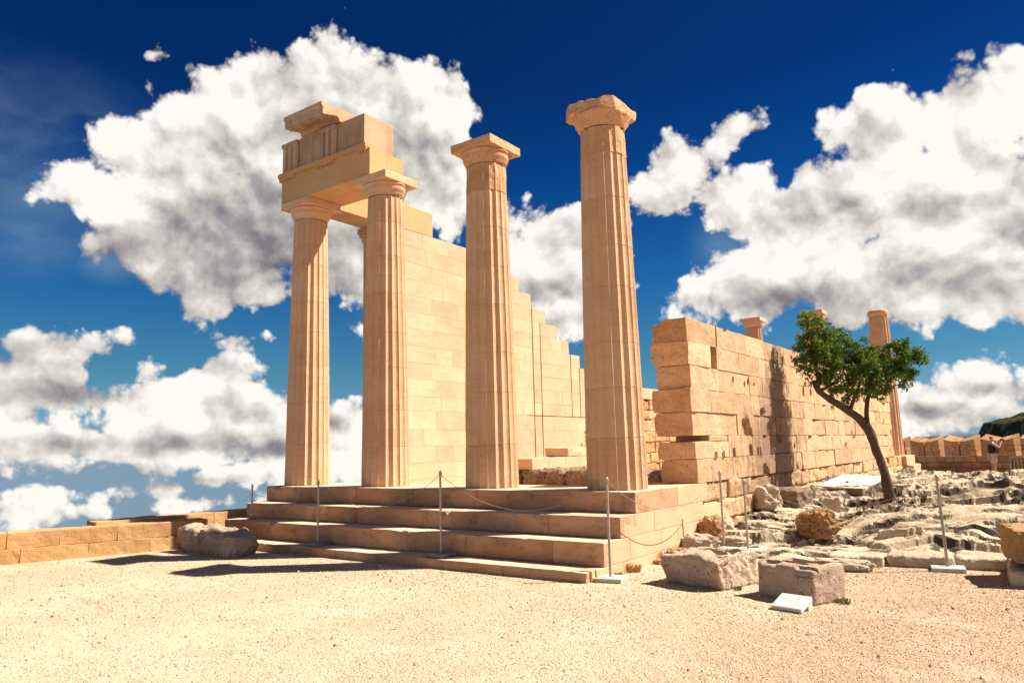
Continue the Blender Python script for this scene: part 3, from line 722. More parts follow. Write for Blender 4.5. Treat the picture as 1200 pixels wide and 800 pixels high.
# ------------------------------------------------------------------ left cella wall (restored, stepped down)
lw = empty('restored_wall', (-7.68, 12, 0), 'tall pale restored block wall stepping down behind the front columns', 'wall')
def left_wall():
    mb = MB(); ro = MB()
    tops = [(5.82, 7.05), (5.43, 7.76), (5.035, 8.36), (4.64, 9.1), (4.245, 9.71), (3.85, 10.36), (3.455, 10.99), (3.06, 11.45), (2.665, 22.0), (2.27, 22.), (1.875, 22.), (1.53, 22.), (1.10, 22.), (.72, 22.), (.33, 22.), (-.03, 22.)]
    slots = [(8.40, .33, 4.63), (8.80, .33, 4.24), (10.45, 1.56, 3.45), (10.95, 1.56, 3.45)]
    for i, (zt, yend) in enumerate(tops):
        zb = tops[i+1][0] if i+1 < len(tops) else -.36
        ys_ = [2.85]; off = .45 if i % 2 else .0
        while ys_[-1] < yend-.01:
            ys_.append(min(yend, ys_[-1]+random.choice((.62, .95, 1.25, 1.3))+(off if len(ys_) == 1 else 0)))
        if len(ys_) > 2 and ys_[-1]-ys_[-2] < .3: ys_.pop(-2)
        cuts = [s for s, za, zb2 in slots if za < (zt+zb)/2 < zb2 and s < yend-.1]
        for s in cuts:
            ys_ = [q for q in ys_ if abs(q-s) > .25]
        ys_ = sorted(ys_+[s for s in cuts])
        for a, b_ in zip(ys_[:-1], ys_[1:]):
            ga = .025 if a in cuts else .0012; gb = .025 if b_ in cuts else .0012
            rough = (a >= 11.4 and zt < 2.3) or (a > 10.3 and zt < 1.2) or (a > 11 and zt < 1.6)
            hz = .0011
            if zt in (1.53, .33) and 7.6 < (a+b_)/2 < 11.4: hzt = .022
            else: hzt = hz
            dx = random.uniform(-.003, .003)
            if rough:
                sd_ = random.randint(0, 99)
                rblock(ro, (-7.98, a+.01, zb+.008), (-7.39+random.uniform(-.05, .02), b_-.01, zt-.008), r=.04, cell=.09, amp=.05, freq=3., seed=sd_)
            else:
                rblock(mb, (-8.0-dx, a+ga, zb+hz), (-7.36+dx, b_-gb, zt-hzt), r=.004)
    rblock(mb, (-7.8, 2.9, -.3), (-7.46, 7.6, 4.9), r=.01, tone=.1)
    rblock(mb, (-7.8, 7.0, -.3), (-7.46, 9.0, 4.2), r=.01, tone=.1)
    rblock(mb, (-7.8, 9.0, -.3), (-7.46, 11.3, 2.9), r=.01, tone=.1)
    rblock(mb, (-7.8, 11.3, -.3), (-7.46, 21.9, 2.2), r=.01, tone=.1)
    mb.build('ashlar_face', M_new, lw)
    ro.build('rough_courses', M_rough, lw)
    an = MB()
    z = -.3
    while z < 5.4:
        z2 = min(5.45, z+.393); rblock(an, (-8.02, 2.50, z+.001), (-7.34, 2.849, z2-.001), r=.004); z = z2
    rblock(an, (-8.05, 2.47, 5.452), (-7.32, 2.86, 5.56), r=.01); rblock(an, (-8.09, 2.43, 5.562), (-7.30, 2.90, 5.64), r=.01); rblock(an, (-8.12, 2.40, 5.642), (-7.28, 2.92, 5.776), r=.01)
    an.build('pilaster', M_ent, lw)
left_wall()
# stub of the cross wall inside, on rough foundation stones
cw = empty('cross_wall', (-5., 5.9, -.36), 'low pale block wall stub resting on dark rough stones, seen between the two right columns', 'wall')
b = MB()
for k, (a, c) in enumerate(((5.8, 6.5), (6.5, 7.3), (7.3, 8.4), (8.4, 9.4))):
    rblock(b, (-6.45, a+.002, .09), (-5.68, c-.002, .36), r=.012, cell=.12, amp=.006)
for k, (a, c) in enumerate(((7.5, 8.6), (8.8, 9.4))):
    rblock(b, (-6.45, a+.002, .365), (-5.72, c-.002, .6), r=.03, cell=.1, amp=.03, seed=k)
b.build('upper_blocks', M_new, cw)
b = MB()
x_ = -6.5
for k, w_ in enumerate((.55, .75, .5, .8, .6, .7, .6)):
    rblock(b, (x_+.01, 5.65+random.uniform(-.05, .05), -.36), (x_+w_-.01, 6.9, .085-random.uniform(0, .02)), r=.07, cell=.06, amp=.06, freq=3.5, seed=k)
    x_ += w_
b.build('foundation_stones', M_darkstone, cw)

# ------------------------------------------------------------------ right cella wall (ancient, weathered)
rw = empty('weathered_wall', (-.3, 12, GZ), 'long weathered ochre block wall with dark stain and painted tree shadow, running back from the front corner', 'wall')
HOLES = [(2.95, .42, .10, .13), (3.30, .40, .09, .12), (3.85, .45, .09, .16), (4.75, .47, .12, .20), (5.15, .45, .07, .16), (5.3, .43, .06, .16), (4.05, 1.72, .06, .10), (4.62, 1.68, .05, .11), (4.86, 1.72, .05, .11), (5.15, 1.70, .05, .07), (5.45, .12, .14, .16), (8.1, .0, .1, .16), (8.6, 1.75, .08, .2), (9.2, 1.7, .1, .2), (6.6, .9, .06, .1), (7.6, .5, .07, .12)]
def right_wall():
    mb = MB()
    tops = [2.635, 2.25, 1.87, 1.49, 1.12, .745, .375, 0., -.32, -.64, -1.05]
    ends = [(2.06, 2.13), (2.05, 2.12), (2.11, 2.16), (2.04, 2.12), (2.08, 2.13), (2.10, 2.13), (2.14, 2.16)]
    leftx = [-.58, -.62, -.60, -.66, -.60, -.62, -.56, -.6, -.6, -.6]
    first = [[2.1, 3.35, 3.95, 4.85, 5.9], [2.1, 3.02, 3.28, 4.4, 5.5, 6.4], [2.1, 3.35, 4.9, 6.1], [2.1, 2.9, 3.3, 4.9, 6.2], [2.1, 4.1, 5.0, 6.4], [2.1, 3.6, 4.7, 5.9], [2.1, 2.75, 3.75, 4.9, 6.2], [2.35, 3.5, 4.7, 6.], [2.3, 3.1, 4.2, 5.4, 6.5], [2.3, 3.3, 4.5, 5.7, 6.8]]
    for i in range(10):
        zt, zb = tops[i], tops[i+1]
        J = list(first[i])
        YE = 22.3 if i >= 7 else 19.45+random.uniform(-.12, .12)
        while J[-1] < YE-.9: J.append(J[-1]+random.uniform(.6, 1.35))
        J[-1] = YE
        foundation = i >= 7
        for k, (a, b_) in enumerate(zip(J[:-1], J[1:])):
            near = a < 9
            cell = .05 if near else (.09 if a < 14 else .16)
            sd_ = random.randint(0, 999)
            inset = random.choice((0, 0, 0, .01, .02)) if not foundation else random.uniform(0, .05)
            if i == 1 and k == 1: inset = .12
            gap = random.uniform(.001, .007); gz = random.uniform(.001, .004)
            amp = .009 if not foundation else .035
            r = .006 if not foundation else .045
            if a > 9 and random.random() < .3: amp = .03; r = .03
            top = zt-gz; xl = leftx[i]; x0 = -inset
            if i == 5 and k == 0: top = zt-.10
            if i == 0 and k > 0: top -= random.uniform(0, .02)
            ysn = random.uniform(-.015, .015)
            bite = random.random() < .28 and k > 0
            bc = Vector((0, random.uniform(a, b_), random.choice((zt, zb)))); br = random.uniform(.07, .2)
            if i == 4 and k == 1: bite = True; bc = Vector((0, 4.55, .80)); br = .27
            if i == 1 and k == 0: bite = False
            def fn(q, d, i=i, k=k, a=a):
                if d.x > .4:
                    for (hy, hz, hw, hh) in HOLES:
                        if abs(q.y-hy) < hw/2 and abs(q.z-hz) < hh/2: q = q+Vector((-.11, 0, 0)); break
                    if bite:
                        dd = (Vector((0, q.y, q.z))-bc).length+.05*nz(q, 7, sd_, 3)
                        if dd < br: q = q+Vector((-.10*min(1, (br-dd)/.05), 0, 0))
                if k == 0 and i < 7:      # ragged end towards the front
                    wgt = min(1, max(0, (-.15-q.x)/.45))*(1 if q.y < 2.3 else 0)
                    rag = nz(q, 1.6, 31+i, 4)
                    if q.x < -.5: q = q+Vector((.07*rag-.02, 0, 0))
                    if q.y < 2.25: q = q+Vector((0, .035*nz(q, 3., 60+i, 4)+.02, 0))
                    # rounded outer shoulders
                    if q.x < -.42:
                        zc_ = (zt+zb)/2; hh_ = (zt-zb)/2
                        e = max(0, abs(q.z-zc_)/hh_-.45)/.55
                        q = q+Vector((.035*e*e*(min(1, (-.42-q.x)/.15)), 0, 0))
                    if i == 5 and q.x < -.45: q = q+Vector((.02, 0, 0))
                if i == 0 and k == 0 and q.x < -.35: q = q+Vector((0, 0, -.07*(-.35-q.x)/.25))
                if foundation: q = q+Vector((.03*nz(q, 1.5, 90, 3), 0, 0))
                return q
            z0 = zb+gz
            a2 = a+gap if k > 0 else (ends[i][0] if i < 7 else a)
            rblock(mb, (xl, a2, z0), (x0, b_-gap, top), r=r, cell=cell, amp=amp, freq=1.7, seed=sd_, fn=fn)
            if i == 5 and k == 0:
                rblock(mb, (xl+.02, 2.75, top+.002), (-.004, b_-gap, zt-.003), r=.02, cell=.06, amp=.012)
    rblock(mb, (-.5, 2.9, -1.), (-.13, 19.1, 2.5), r=.02, tone=.1)
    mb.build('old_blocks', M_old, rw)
right_wall()

# ------------------------------------------------------------------ parapet at the left edge
def path_wall(mb, pts, z0, tops, thick, batter=0, cell=.1, amp=.012, gapz=.004, seed0=0, tone=None):
    """rows of blocks following a polyline; pts is the inner foot line, wall thickens to the left"""
    P_ = [Vector((p[0], p[1], 0)) for p in pts]
    seg = [(P_[i+1]-P_[i]).length for i in range(len(P_)-1)]; L = sum(seg)
    def at(s):
        for i, l in enumerate(seg):
            if s <= l or i == len(seg)-1:
                t = (P_[i+1]-P_[i]).normalized(); return P_[i]+t*s, t
            s -= l
    zb = z0
    for r, zt in enumerate(tops):
        s = 0 if r % 2 == 0 else -.4
        while s < L:
            l = random.uniform(.62, .95); a = max(s, 0); b = min(s+l, L); s += l
            if b-a < .1: continue
            p, t = at((a+b)/2); n = Vector((-t.y, t.x, 0))
            h = (b-a)/2
            M = Matrix((( t.x, n.x, 0, p.x), (t.y, n.y, 0, p.y), (0, 0, 1, 0), (0, 0, 0, 1)))
            rblock(mb, (-h+.0015, random.uniform(-.006, .006)+batter*r, zb+gapz*.2), (h-.0015, thick, zt-gapz*.2), r=.007, cell=cell, amp=amp, freq=3., seed=random.randint(0, 99), xf=M, tone=tone)
        zb = zt
b = MB()
path_wall(b, [(-9.45, -7.6), (-9.05, -5.4), (-8.71, -4.24), (-8.01, -2.24), (-7.80, -1.34)], GZ-.05, [-.745, -.50], .5, batter=.02)
tag(b.build('parapet_wall', M_parapet), 'low sunlit parapet wall of two block courses at the left edge of the gravel', 'wall')
b = MB()
path_wall(b, [(-8.62, -2.9), (-8.46, -1.6), (-8.2, 1.8)], -1.6, [-1., -.445], .45, cell=.15)
tag(b.build('outer_ledge_wall', M_parapet), 'low dark-topped ledge wall just behind the parapet beside the steps', 'wall')

# ------------------------------------------------------------------ battlements at the back
def battlements():
    r = empty('battlement_wall', (1, 31, -1.2), 'crenellated brown wall with notched merlons closing the terrace at the back right', 'wall')
    x = -3.2; P_ = 1.66; MW = 1.42; TH = .55; y0 = 31.0
    bt = MB(); xx = -4.0
    zr = [-1.3, -1.03, -.77, -.52, -.27]
    for i in range(4):
        xx = -4.0-(.4 if i % 2 else 0)
        while xx < 13.5:
            l = random.uniform(.38, .6)
            rblock(bt, (xx+.008, y0+random.uniform(-.012, .012), zr[i]+.006), (xx+l-.008, y0+TH, zr[i+1]-.006), r=.012, cell=None); xx += l
    bt.build('wall_base', M_batt, r)
    while x < 12:
        mr = MB()
        for i in range(3):
            za = -.26+i*.235; xx = x-(.0 if i % 2 else -.0)
            cuts = [x, x+.42+.1*(i % 2), x+MW/2, x+MW*.8-.1*(i % 2), x+MW]
            for a, c in zip(cuts[:-1], cuts[1:]):
                g_ = .03 if abs(c-(x+MW/2)) < .01 else .008
                g2 = .03 if abs(a-(x+MW/2)) < .01 else .008
                def vt(q, d, i=i):
                    if i == 2 and d.z > .3:
                        v = abs(q.x-(x+MW/2))/(MW/2)
                        q = Vector((q.x, q.y, q.z+.17*v-.08+(q.y-y0)*.38))
                    return q
                rblock(mr, (a+g2, y0+random.uniform(-.01, .01), za+.006), (c-g_, y0+TH, za+.229), r=.01, cell=.12, fn=vt)
        mr.build('merlon', M_batt, r)
        x += P_
    r.rotation_euler.z = R_(-24)
battlements()

# ------------------------------------------------------------------ loose stones and blocks
def boulder(name, loc, size, label, cat, mat, seed=0, amp=.25, freq=1.6, sub=4, box=.35, group=None, rz=0, sink=.0, fine=.06):
    bm = bmesh.new(); bmesh.ops.create_icosphere(bm, subdivisions=sub, radius=1.)
    for v in bm.verts:
        p = v.co.normalized(); mx = max(abs(p.x), abs(p.y), abs(p.z))
        q = p*((1-box)+box/mx)
        k = 1+amp*nz(p, freq, seed, 5)+fine*nz(p, 7, seed+5, 3)
        k += -fine*1.2*max(0, noise.noise(Vector(p*9+Vector((seed, 0, 0))))) 
        v.co = Vector((q.x*size[0]*k, q.y*size[1]*k, q.z*size[2]*k))
        if v.co.z < -size[2]*.8: v.co.z = -size[2]*.8
    me = bpy.data.meshes.new(name); bm.to_mesh(me); bm.free()
    me.materials.append(mat); o = bpy.data.objects.new(name, me); col.objects.link(o)
    o.location = (loc[0], loc[1], loc[2]+size[2]*.8-sink); o.rotation_euler.z = rz
    return tag(o, label, cat, group)
def xform(loc, rz): return Matrix.Translation(loc) @ Matrix.Rotation(rz, 4, 'Z')

# hollowed trough stones
def trough(name, loc, rz, size, label, holes, seed, amp=.02, shape=None):
    mb = MB(); xf = xform(loc, rz)
    def fn(q, d):
        if d.z > .7:
            for (cx, cy, hx, hy, dp, rnd) in holes:
                if rnd: inside = ((q.x-cx)/hx)**2+((q.y-cy)/hy)**2 < 1
                else: inside = abs(q.x-cx) < hx and abs(q.y-cy) < hy
                if inside: q = q+Vector((0, 0, -dp)); break
        if shape: q = shape(q, d)
        return q
    rblock(mb, (-size[0]/2, -size[1]/2, 0), (size[0]/2, size[1]/2, size[2]), r=.035, cell=.022, amp=amp, freq=3., seed=seed, xf=xf, fn=fn, tone=.5)
    o = mb.build(name, M_trough); return tag(o, label, 'stone trough')
def shapeA(q, d):
    # undercut lower front, broken upper left corner
    if q.y < -.1 and q.z < .2: q = q+Vector((0, (.2-q.z)*.38*min(1, (-.1-q.y)/.2), 0))
    e = max(0, -.12-q.x)*max(0, q.z-.15)
    q = q+Vector((0, 0, -.22*e*2))
    if q.z > .3 and q.y < -.2: q = q+Vector((0, 0, -.05*(.5+nz(q, 4, 8, 3))))
    return q
trough('stone_trough', (1.20, -.58, GZ-.01), R_(-15), (.80, .74, .37), 'larger broken stone trough left of the square one, hollowed on top', [(.04, .17, .22, .09, .2, False), (.08, -.02, .16, .06, .16, False)], 3, .035, shapeA)
def shapeB(q, d):
    if q.z > .3 and q.y < -.15 and -.3 < q.x < -.1: q = q+Vector((0, .0, -.035))
    if q.z > .27 and q.y < -.17 and q.x > .12: q = q+Vector((0, .015, -.03))
    return q
trough('stone_trough', (2.31, -.90, GZ-.01), R_(-24), (.70, .50, .365), 'square grey-brown stone trough with two dark sockets, behind the white plaque', [(.02, .10, .23, .085, .24, False), (.0, -.06, .15, .045, .18, True)], 9, .014, shapeB)
# white plaque leaning in front of the square trough
pq = MB()
Mx = Matrix.Translation((2.385, -1.52, GZ+.062)) @ Matrix.Rotation(R_(-12), 4, 'Z') @ Matrix.Rotation(R_(20), 4, 'X')
rblock(pq, (-.15, -.12, -.022), (.15, .12, .022), r=.004, xf=Mx, tone=.5)
Mx2 = Matrix.Translation((2.385, -1.52, GZ)) @ Matrix.Rotation(R_(-12), 4, 'Z')
rblock(pq, (-.15, .03, -.01), (.15, .11, .085), r=.004, xf=Mx2, tone=.5)
tag(pq.build('plaque', M_white), 'small white blank marble plaque tilted on the gravel against the square trough', 'plaque')

# fallen block at the left
fb = MB()
def fshape(q, d):
    crack = abs(q.x+.22-.12*(q.z))
    if crack < .05 and d.y < .5: q = q+Vector((0, .07*(1-crack/.05), -.02))
    if q.x > .45: q = q+Vector((0, 0, -.25*(q.x-.45)*max(0, q.z-.1)*3))
    if q.x > -.2 and d.y < -.2: q = q+Vector((0, .04*nz(q, 5, 3, 4), 0))
    return q
rblock(fb, (-.78, -.24, 0), (.78, .24, .40), r=.09, cell=.04, amp=.08, freq=2.2, seed=21, xf=xform((-6.78, -1.80, GZ-.02), R_(-4)), fn=fshape, tone=.6)
tag(fb.build('fallen_block', M_fallen), 'long broken pale stone block lying on the gravel below the left end of the steps', 'stone block')

boulder('boulder', (1.45, 3.25, -.84), (.30, .28, .235), 'round spongy orange-brown boulder on the bright rock', 'boulder', M_bould, 5, .22, 1.5, 5, fine=.12, sink=.02)
db = MB(); rblock(db, (-.46, -.28, 0), (.46, .28, .50), r=.05, cell=.04, amp=.07, freq=2.2, seed=33, xf=xform((.30, 5.40, -.76), R_(-12)), tone=.5)
tag(db.build('dark_block', M_darkstone), 'dark cracked squarish stone block leaning at the foot of the weathered wall', 'stone block')
boulder('pale_stone', (1.0, 6.15, -.72), (.2, .2, .19), 'small pale rounded stone right of the dark cracked block', 'stone', M_rockm, 8, .3, 1.7, 4)
boulder('stone_lump', (.15, 4.9, -.74), (.28, .26, .30), 'pale streaked stone lump between the barrier posts and the dark block', 'stone', M_rockm, 18, .35, 1.7, 4)
rb = MB(); rblock(rb, (-.42, -.4, 0), (.42, .4, .37), r=.04, cell=.04, amp=.035, freq=3., seed=43, xf=xform((4.42, 1.25, -.76), R_(14)), tone=.4)
tag(rb.build('brown_block', M_bould), 'brown pitted stone block standing on the kerb at the right edge', 'stone block')
# kerb of flat worn stones in front of the rock
G3 = 'worn flat kerb stones in front of the rock'
for i, (cx_, cy_, rz, w_, dp, hh, lab) in enumerate([
    (2.30, 1.62, 12, .62, .50, .15, 'leftmost worn kerb stone, next to the gap below the boulder'),
    (3.02, 1.88, 8, .72, .62, .17, 'wide worn kerb stone just left of the lone right barrier post'),
    (3.75, 2.02, 6, .70, .62, .17, 'worn kerb stone just right of the lone barrier post'),
    (4.45, 1.45, 4, .95, 1.5, .20, 'last kerb stone at the right edge, under the brown pitted block')]):
    kb = MB(); rblock(kb, (-w_/2, -dp/2, 0), (w_/2, dp/2, hh), r=.05, cell=.035, amp=.035, freq=2.5, seed=50+i, xf=xform((cx_, cy_, GZ-.03), R_(rz)), tone=.5)
    tag(kb.build('kerb_stone', M_rockm), lab, 'kerb stone', G3)
boulder('low_rock', (2.28, 1.05, GZ), (.34, .18, .085), 'low flat rock in the gravel in front of the kerb', 'rock', M_rockm, 61, .25, 1.8, 4, sink=.02)
boulder('low_rock', (1.62, .55, GZ), (.15, .1, .06), 'small flat rock just behind the broken trough', 'rock', M_rockm, 62, .25, 1.8, 3, sink=.01)
# rubble at the foot of the platform flank
rub = [(.20, 1.55, .30, .24, .17, 'large pale rubble boulder against the foot of the platform flank'),
       (.12, .95, .14, .18, .10, 'small reddish rubble stone nearest the barrier post by the steps'),
       (.16, 2.15, .20, .2, .25, 'reddish rubble stone under the front corner of the weathered wall'),
       (.55, 2.05, .22, .18, .10, 'flat pale rubble stone beside the double barrier base'),
       (.10, .45, .09, .1, .05, 'tiny orange stone among the dry plants by the flank'),
       (.95, 1.6, .16, .13, .07, 'low pale stone in front of the double barrier base'),
       (.06, 2.75, .2, .3, .22, 'pale upright rubble stone behind the twin barrier posts')]
for i, (x_, y_, a, b_, c, lab) in enumerate(rub):
    boulder('rubble_stone', (x_, y_, GZ+(.0 if y_ < 1.9 else .06)), (a, b_, c), lab, 'rubble stone', M_rough if i in (1, 2, 4) else M_rockm, 70+i, .35, 1.9, 4, group='rubble at the foot of the flank', sink=.03)
# pale slab propped on a timber
tb = MB(); rblock(tb, (-.5, -.12, 0), (.5, .12, .15), r=.02, cell=.06, amp=.015, xf=xform((.62, 8.55, -.56), R_(-4)), tone=.3)
tag(tb.build('timber_beam', M_wood), 'dark brown beam lying under the pale slab by the wall', 'beam')
sb = MB()
Ms = Matrix.Translation((.66, 9.9, -.36)) @ Matrix.Rotation(R_(3), 4, 'X') @ Matrix.Rotation(R_(3), 4, 'Y')
rblock(sb, (-.55, -1.35, -.03), (.45, 1.35, .03), r=.01, cell=.15, amp=.006, xf=Ms, tone=.5)
rblock(sb, (-.45, .8, -.30), (.35, 1.2, -.032), r=.01, xf=Ms, tone=.5)
tag(sb.build('flat_slab', M_base), 'thin pale flat slab propped on a dark beam at the foot of the wall', 'slab')

# ------------------------------------------------------------------ barrier posts and ropes
G4 = 'rope barrier posts around the temple'
def post(x, y, z, h, label, base=(.34, .30, .05), rz=0, lean=0, mat=M_base, off=(0, 0)):
    t = empty('barrier_post', (x, y, z), label, 'barrier post', G4)
    b = MB(); rblock(b, (-base[0]/2, -base[1]/2, .001), (base[0]/2, base[1]/2, base[2]), r=.006, cell=.08, amp=.004, xf=xform((x+off[0], y+off[1], z), R_(rz)), tone=.5)
    b.build('base_plate', mat, t)
    b = MB(); tube(b, [(x, y, z+base[2]), (x+lean, y, z+h)], .0165, 10); tube(b, [(x+lean, y, z+h), (x+lean, y, z+h+.012)], [.02, .012], 10)
    b.build('pole', M_metal, t)
    b = MB(); pts = [(x+lean+.03*math.cos(a), y, z+h-.035+.03*math.sin(a)) for a in np.linspace(0, 2*math.pi, 13)]; tube(b, pts, .005, 6, cap=False); b.build('ring', M_metal, t)
    return Vector((x+lean, y, z+h-.04))
T1 = post(-5.14, -1.06, -.842, 1.02, 'barrier post on the lowest step in front of the left columns', rz=0, mat=M_based)
T2 = post(-2.48, -1.08, -.842, 1.16, 'barrier post on the lowest step in the middle of the staircase', rz=0, mat=M_based)
T3 = post(.14, -1.0, GZ, 1.20, 'barrier post on the gravel at the right corner of the steps', rz=12)
T4 = post(.47, 1.85, GZ+.03, 1.14, 'left one of the twin barrier posts by the foot of the weathered wall', rz=10, base=(.40, .38, .055))
T5 = post(.84, 1.80, GZ+.03, 1.02, 'right one of the twin barrier posts by the foot of the weathered wall', rz=10, base=(.40, .38, .055), off=(.05, 0))
T6 = post(3.36, 1.52, GZ, 1.13, 'lone barrier post on the gravel in front of the kerb at right', rz=10, base=(.36, .34, .05), lean=-.02)
T0 = post(-7.45, -.70, -.553, .62, 'short dark post on the second step at the far left end', base=(.12, .12, .02), mat=M_based)
def rope(a, b, sag, label, w=.0042):
    pts = []
    for i in range(33):
        t = i/32; p = a.lerp(b, t); p.z -= sag*4*t*(1-t); pts.append(p[:])
    m = MB(); tube(m, pts, w, 6); o = m.build('barrier_rope', M_rope)
    tag(o, label, 'rope', 'ropes slung between the barrier posts')
rope(T1, T2, .42, 'thin rope sagging in front of the two left columns between the step posts')
rope(T2, T3, .42, 'thin rope sagging in front of the staircase towards the right corner')
rope(T3, T4, .42, 'thin pale rope sagging along the sunlit platform flank')
rope(T5, T6, .36, 'thin rope sagging from the twin posts past the dark block to the right')
rope(T1, Vector((-7.6, -.55, -.12)), .12, 'thin rope from the left step post to the far left end of the steps')

# ------------------------------------------------------------------ tree
def tree():
    t = empty('leaning_tree', (1.67, 8.07, -.68), 'leaning green tree with a curved dark trunk growing from the rock by the wall', 'tree')
    tr = MB()
    def limb(pts, n=6, seg=12): 
        q = smooth_path(pts, n); tube(tr, [p[:3] for p in q], [p[3]*.76 for p in q], seg, .5, wob=.22)
    limb([(1.72, 8.10, -.85, .26), (1.67, 8.07, -.62, .175), (1.66, 8.06, -.45, .145), (1.63, 8.03, -.10, .125), (1.54, 7.94, .36, .118), (1.44, 7.84, .80, .12), (1.30, 7.70, 1.05, .11), (1.08, 7.48, 1.27, .10), (.81, 7.21, 1.51, .085), (.68, 7.08, 1.68, .075), (.66, 7.06, 1.86, .062)], 6, 14)
    limb([(1.42, 7.82, .82, .08), (1.44, 7.84, 1.26, .058), (1.52, 7.92, 1.60, .048), (1.75, 8.15, 1.87, .035), (2.05, 8.45, 2.10, .022), (2.25, 8.65, 2.3, .012)])
    limb([(1.15, 7.55, 1.18, .06), (1.27, 7.67, 1.52, .045), (1.37, 7.77, 1.85, .035), (1.29, 7.69, 2.22, .025), (.97, 7.37, 2.58, .012)])
    limb([(.68, 7.08, 1.66, .06), (.70, 7.10, 1.95, .05), (.65, 7.05, 2.4, .032), (.64, 7.04, 2.86, .014)])
    limb([(.70, 7.10, 1.64, .05), (.85, 7.25, 1.72, .04), (1.05, 7.45, 1.9, .025), (1.2, 7.6, 2.3, .012)])
    tr.build('trunk', M_bark, t, smooth=True)
    br = MB(); lf_pos = []
    CL = [[0.69,7.09,2.92,.32],[.6,7.,3.12,.2],[.63,7.03,2.53,.32],[.93,7.33,2.53,.4],[1.28,7.68,2.45,.4],[1.07,7.47,2.04,.46],[.71,7.11,2.1,.36],[1.56,7.96,2.16,.44],[1.37,7.77,1.73,.34],[1.93,8.33,2.36,.36],[2.22,8.62,2.45,.28],[2.09,8.49,2.12,.28],[2.38,8.78,2.30,.17],[1.76,8.16,1.94,.38],[1.08,7.48,1.60,.24],[2.15,8.55,1.79,.15],[1.66,8.06,1.60,.22],[.99,7.39,2.82,.2],[2.05,8.45,2.60,.2],[.47,6.87,2.22,.17],[1.0,7.0,2.45,.3],[1.5,7.6,2.2,.32],[.95,7.75,2.3,.36],[1.35,8.1,2.35,.34],[1.9,8.6,2.2,.3],[.55,7.35,2.7,.26]]
    hubs = [Vector(p) for p in [(1.44,7.84,1.2),(1.52,7.92,1.6),(1.75,8.15,1.87),(2.05,8.45,2.1),(1.27,7.67,1.5),(1.35,7.77,1.9),(1.1,7.5,2.4),(.7,7.1,1.9),(.65,7.05,2.4),(.85,7.25,1.72),(1.05,7.45,1.9),(.64,7.04,2.8)]]
    rs = random.Random(4)
    for (x, y, z, r) in CL:
        c = Vector((x, y, z)); nt = int(25*(r/.36)**2)+7
        for k in range(nt):
            d = Vector((rs.gauss(0, 1), rs.gauss(0, 1), rs.gauss(0, .8))).normalized()*(r*rs.uniform(.35, 1.)**.6*1.03)
            tip = c+d
            h = min(hubs, key=lambda q: (q-tip).length)
            mid = h.lerp(tip, .5)+Vector((rs.uniform(-.05, .05), rs.uniform(-.05, .05), rs.uniform(-.02, .08)))
            if k % 2 == 0: tube(br, [h, mid, tip], [.008, .005, .002], 4, .4, cap=False)
            lf_pos.append((tip, d.normalized(), r))
    br.build('twigs', M_bark, t)
    # leaflets in small sprays
    V = []; F = []; T = []
    for tip, d, r in lf_pos:
        tw = rs.uniform(-.13, .13)
        for k in range(rs.randint(22, 40)):
            p = tip+Vector((rs.gauss(0, .042), rs.gauss(0, .042), rs.gauss(0, .034)))
            n = Vector((rs.gauss(0, .7), rs.gauss(0, .7), rs.gauss(.55, .5))).normalized()
            a = n.orthogonal().normalized(); a = (Matrix.Rotation(rs.uniform(0, 6.28), 3, n) @ a)
            b_ = n.cross(a); L = rs.uniform(.026, .050); W = L*.42
            i = len(V)
            V += [(p-a*L)[:], (p-b_*W+n*.005)[:], (p+a*L-n*.004)[:], (p+b_*W+n*.005)[:]]
            F.append([i, i+1, i+2, i+3])
            tt = .50+tw+rs.gauss(0, .13)+(.12 if p.z > 2.5 and p.x < 1.1 else 0)
            if rs.random() < .02: tt = .97
            T.append(min(1, max(0, tt)))
    m = MB(); m.add(V, F, T); m.build('crown', M_leaf, t)
tree()

# ------------------------------------------------------------------ small plants
def tuft(x, y, z, r, n, mat, label, h=.1):
    rs = random.Random(int(x*100)+n); V = []; F = []; T = []
    for k in range(n):
        a = rs.uniform(0, 6.28); q = r*rs.random()**.6; p = Vector((x+q*math.cos(a), y+q*math.sin(a)*.7, z))
        d = Vector((math.cos(a)*rs.uniform(0, .5), math.sin(a)*rs.uniform(0, .5), 1)).normalized()*h*rs.uniform(.5, 1.1)
        w = Vector((math.sin(a+1), math.cos(a+1), 0))*.004
        i = len(V); V += [(p-w)[:], (p+w)[:], (p+d+w*.3)[:], (p+d-w*.3)[:]]; F.append([i, i+1, i+2, i+3]); T.append(rs.random())
        for s in range(2):
            e = p+d*rs.uniform(.5, 1.); u = Vector((rs.gauss(0, 1), rs.gauss(0, 1), rs.gauss(0, 1))).normalized()*.010; v_ = u.orthogonal().normalized()*.007
            i = len(V); V += [(e-u)[:], (e+v_)[:], (e+u)[:], (e-v_)[:]]; F.append([i, i+1, i+2, i+3]); T.append(rs.random())
    m = MB(); m.add(V, F, T); tag(m.build('small_plant', mat), label, 'plant', 'small plants at the foot of the stones')
tuft(.09, -.32, GZ, .09, 130, M_grass, 'orange dry plant at the foot of the platform flank nearest the steps')
tuft(.10, .62, GZ, .11, 110, M_grass, 'orange dry plant against the flank just left of the rubble', .14)
tuft(.07, -.68, GZ, .05, 50, M_grass, 'tiny orange weed right behind the corner barrier post base', .05)
tuft(2.73, -1.02, GZ, .07, 70, M_green, 'small green weed at the right foot of the square trough', .05)
tuft(1.62, -.85, GZ, .05, 40, M_green, 'small green weed at the right foot of the broken trough', .05)
tuft(2.9, 5.1, -.70, .16, 120, M_green, 'low green weed in a hollow of the bright rock', .09)

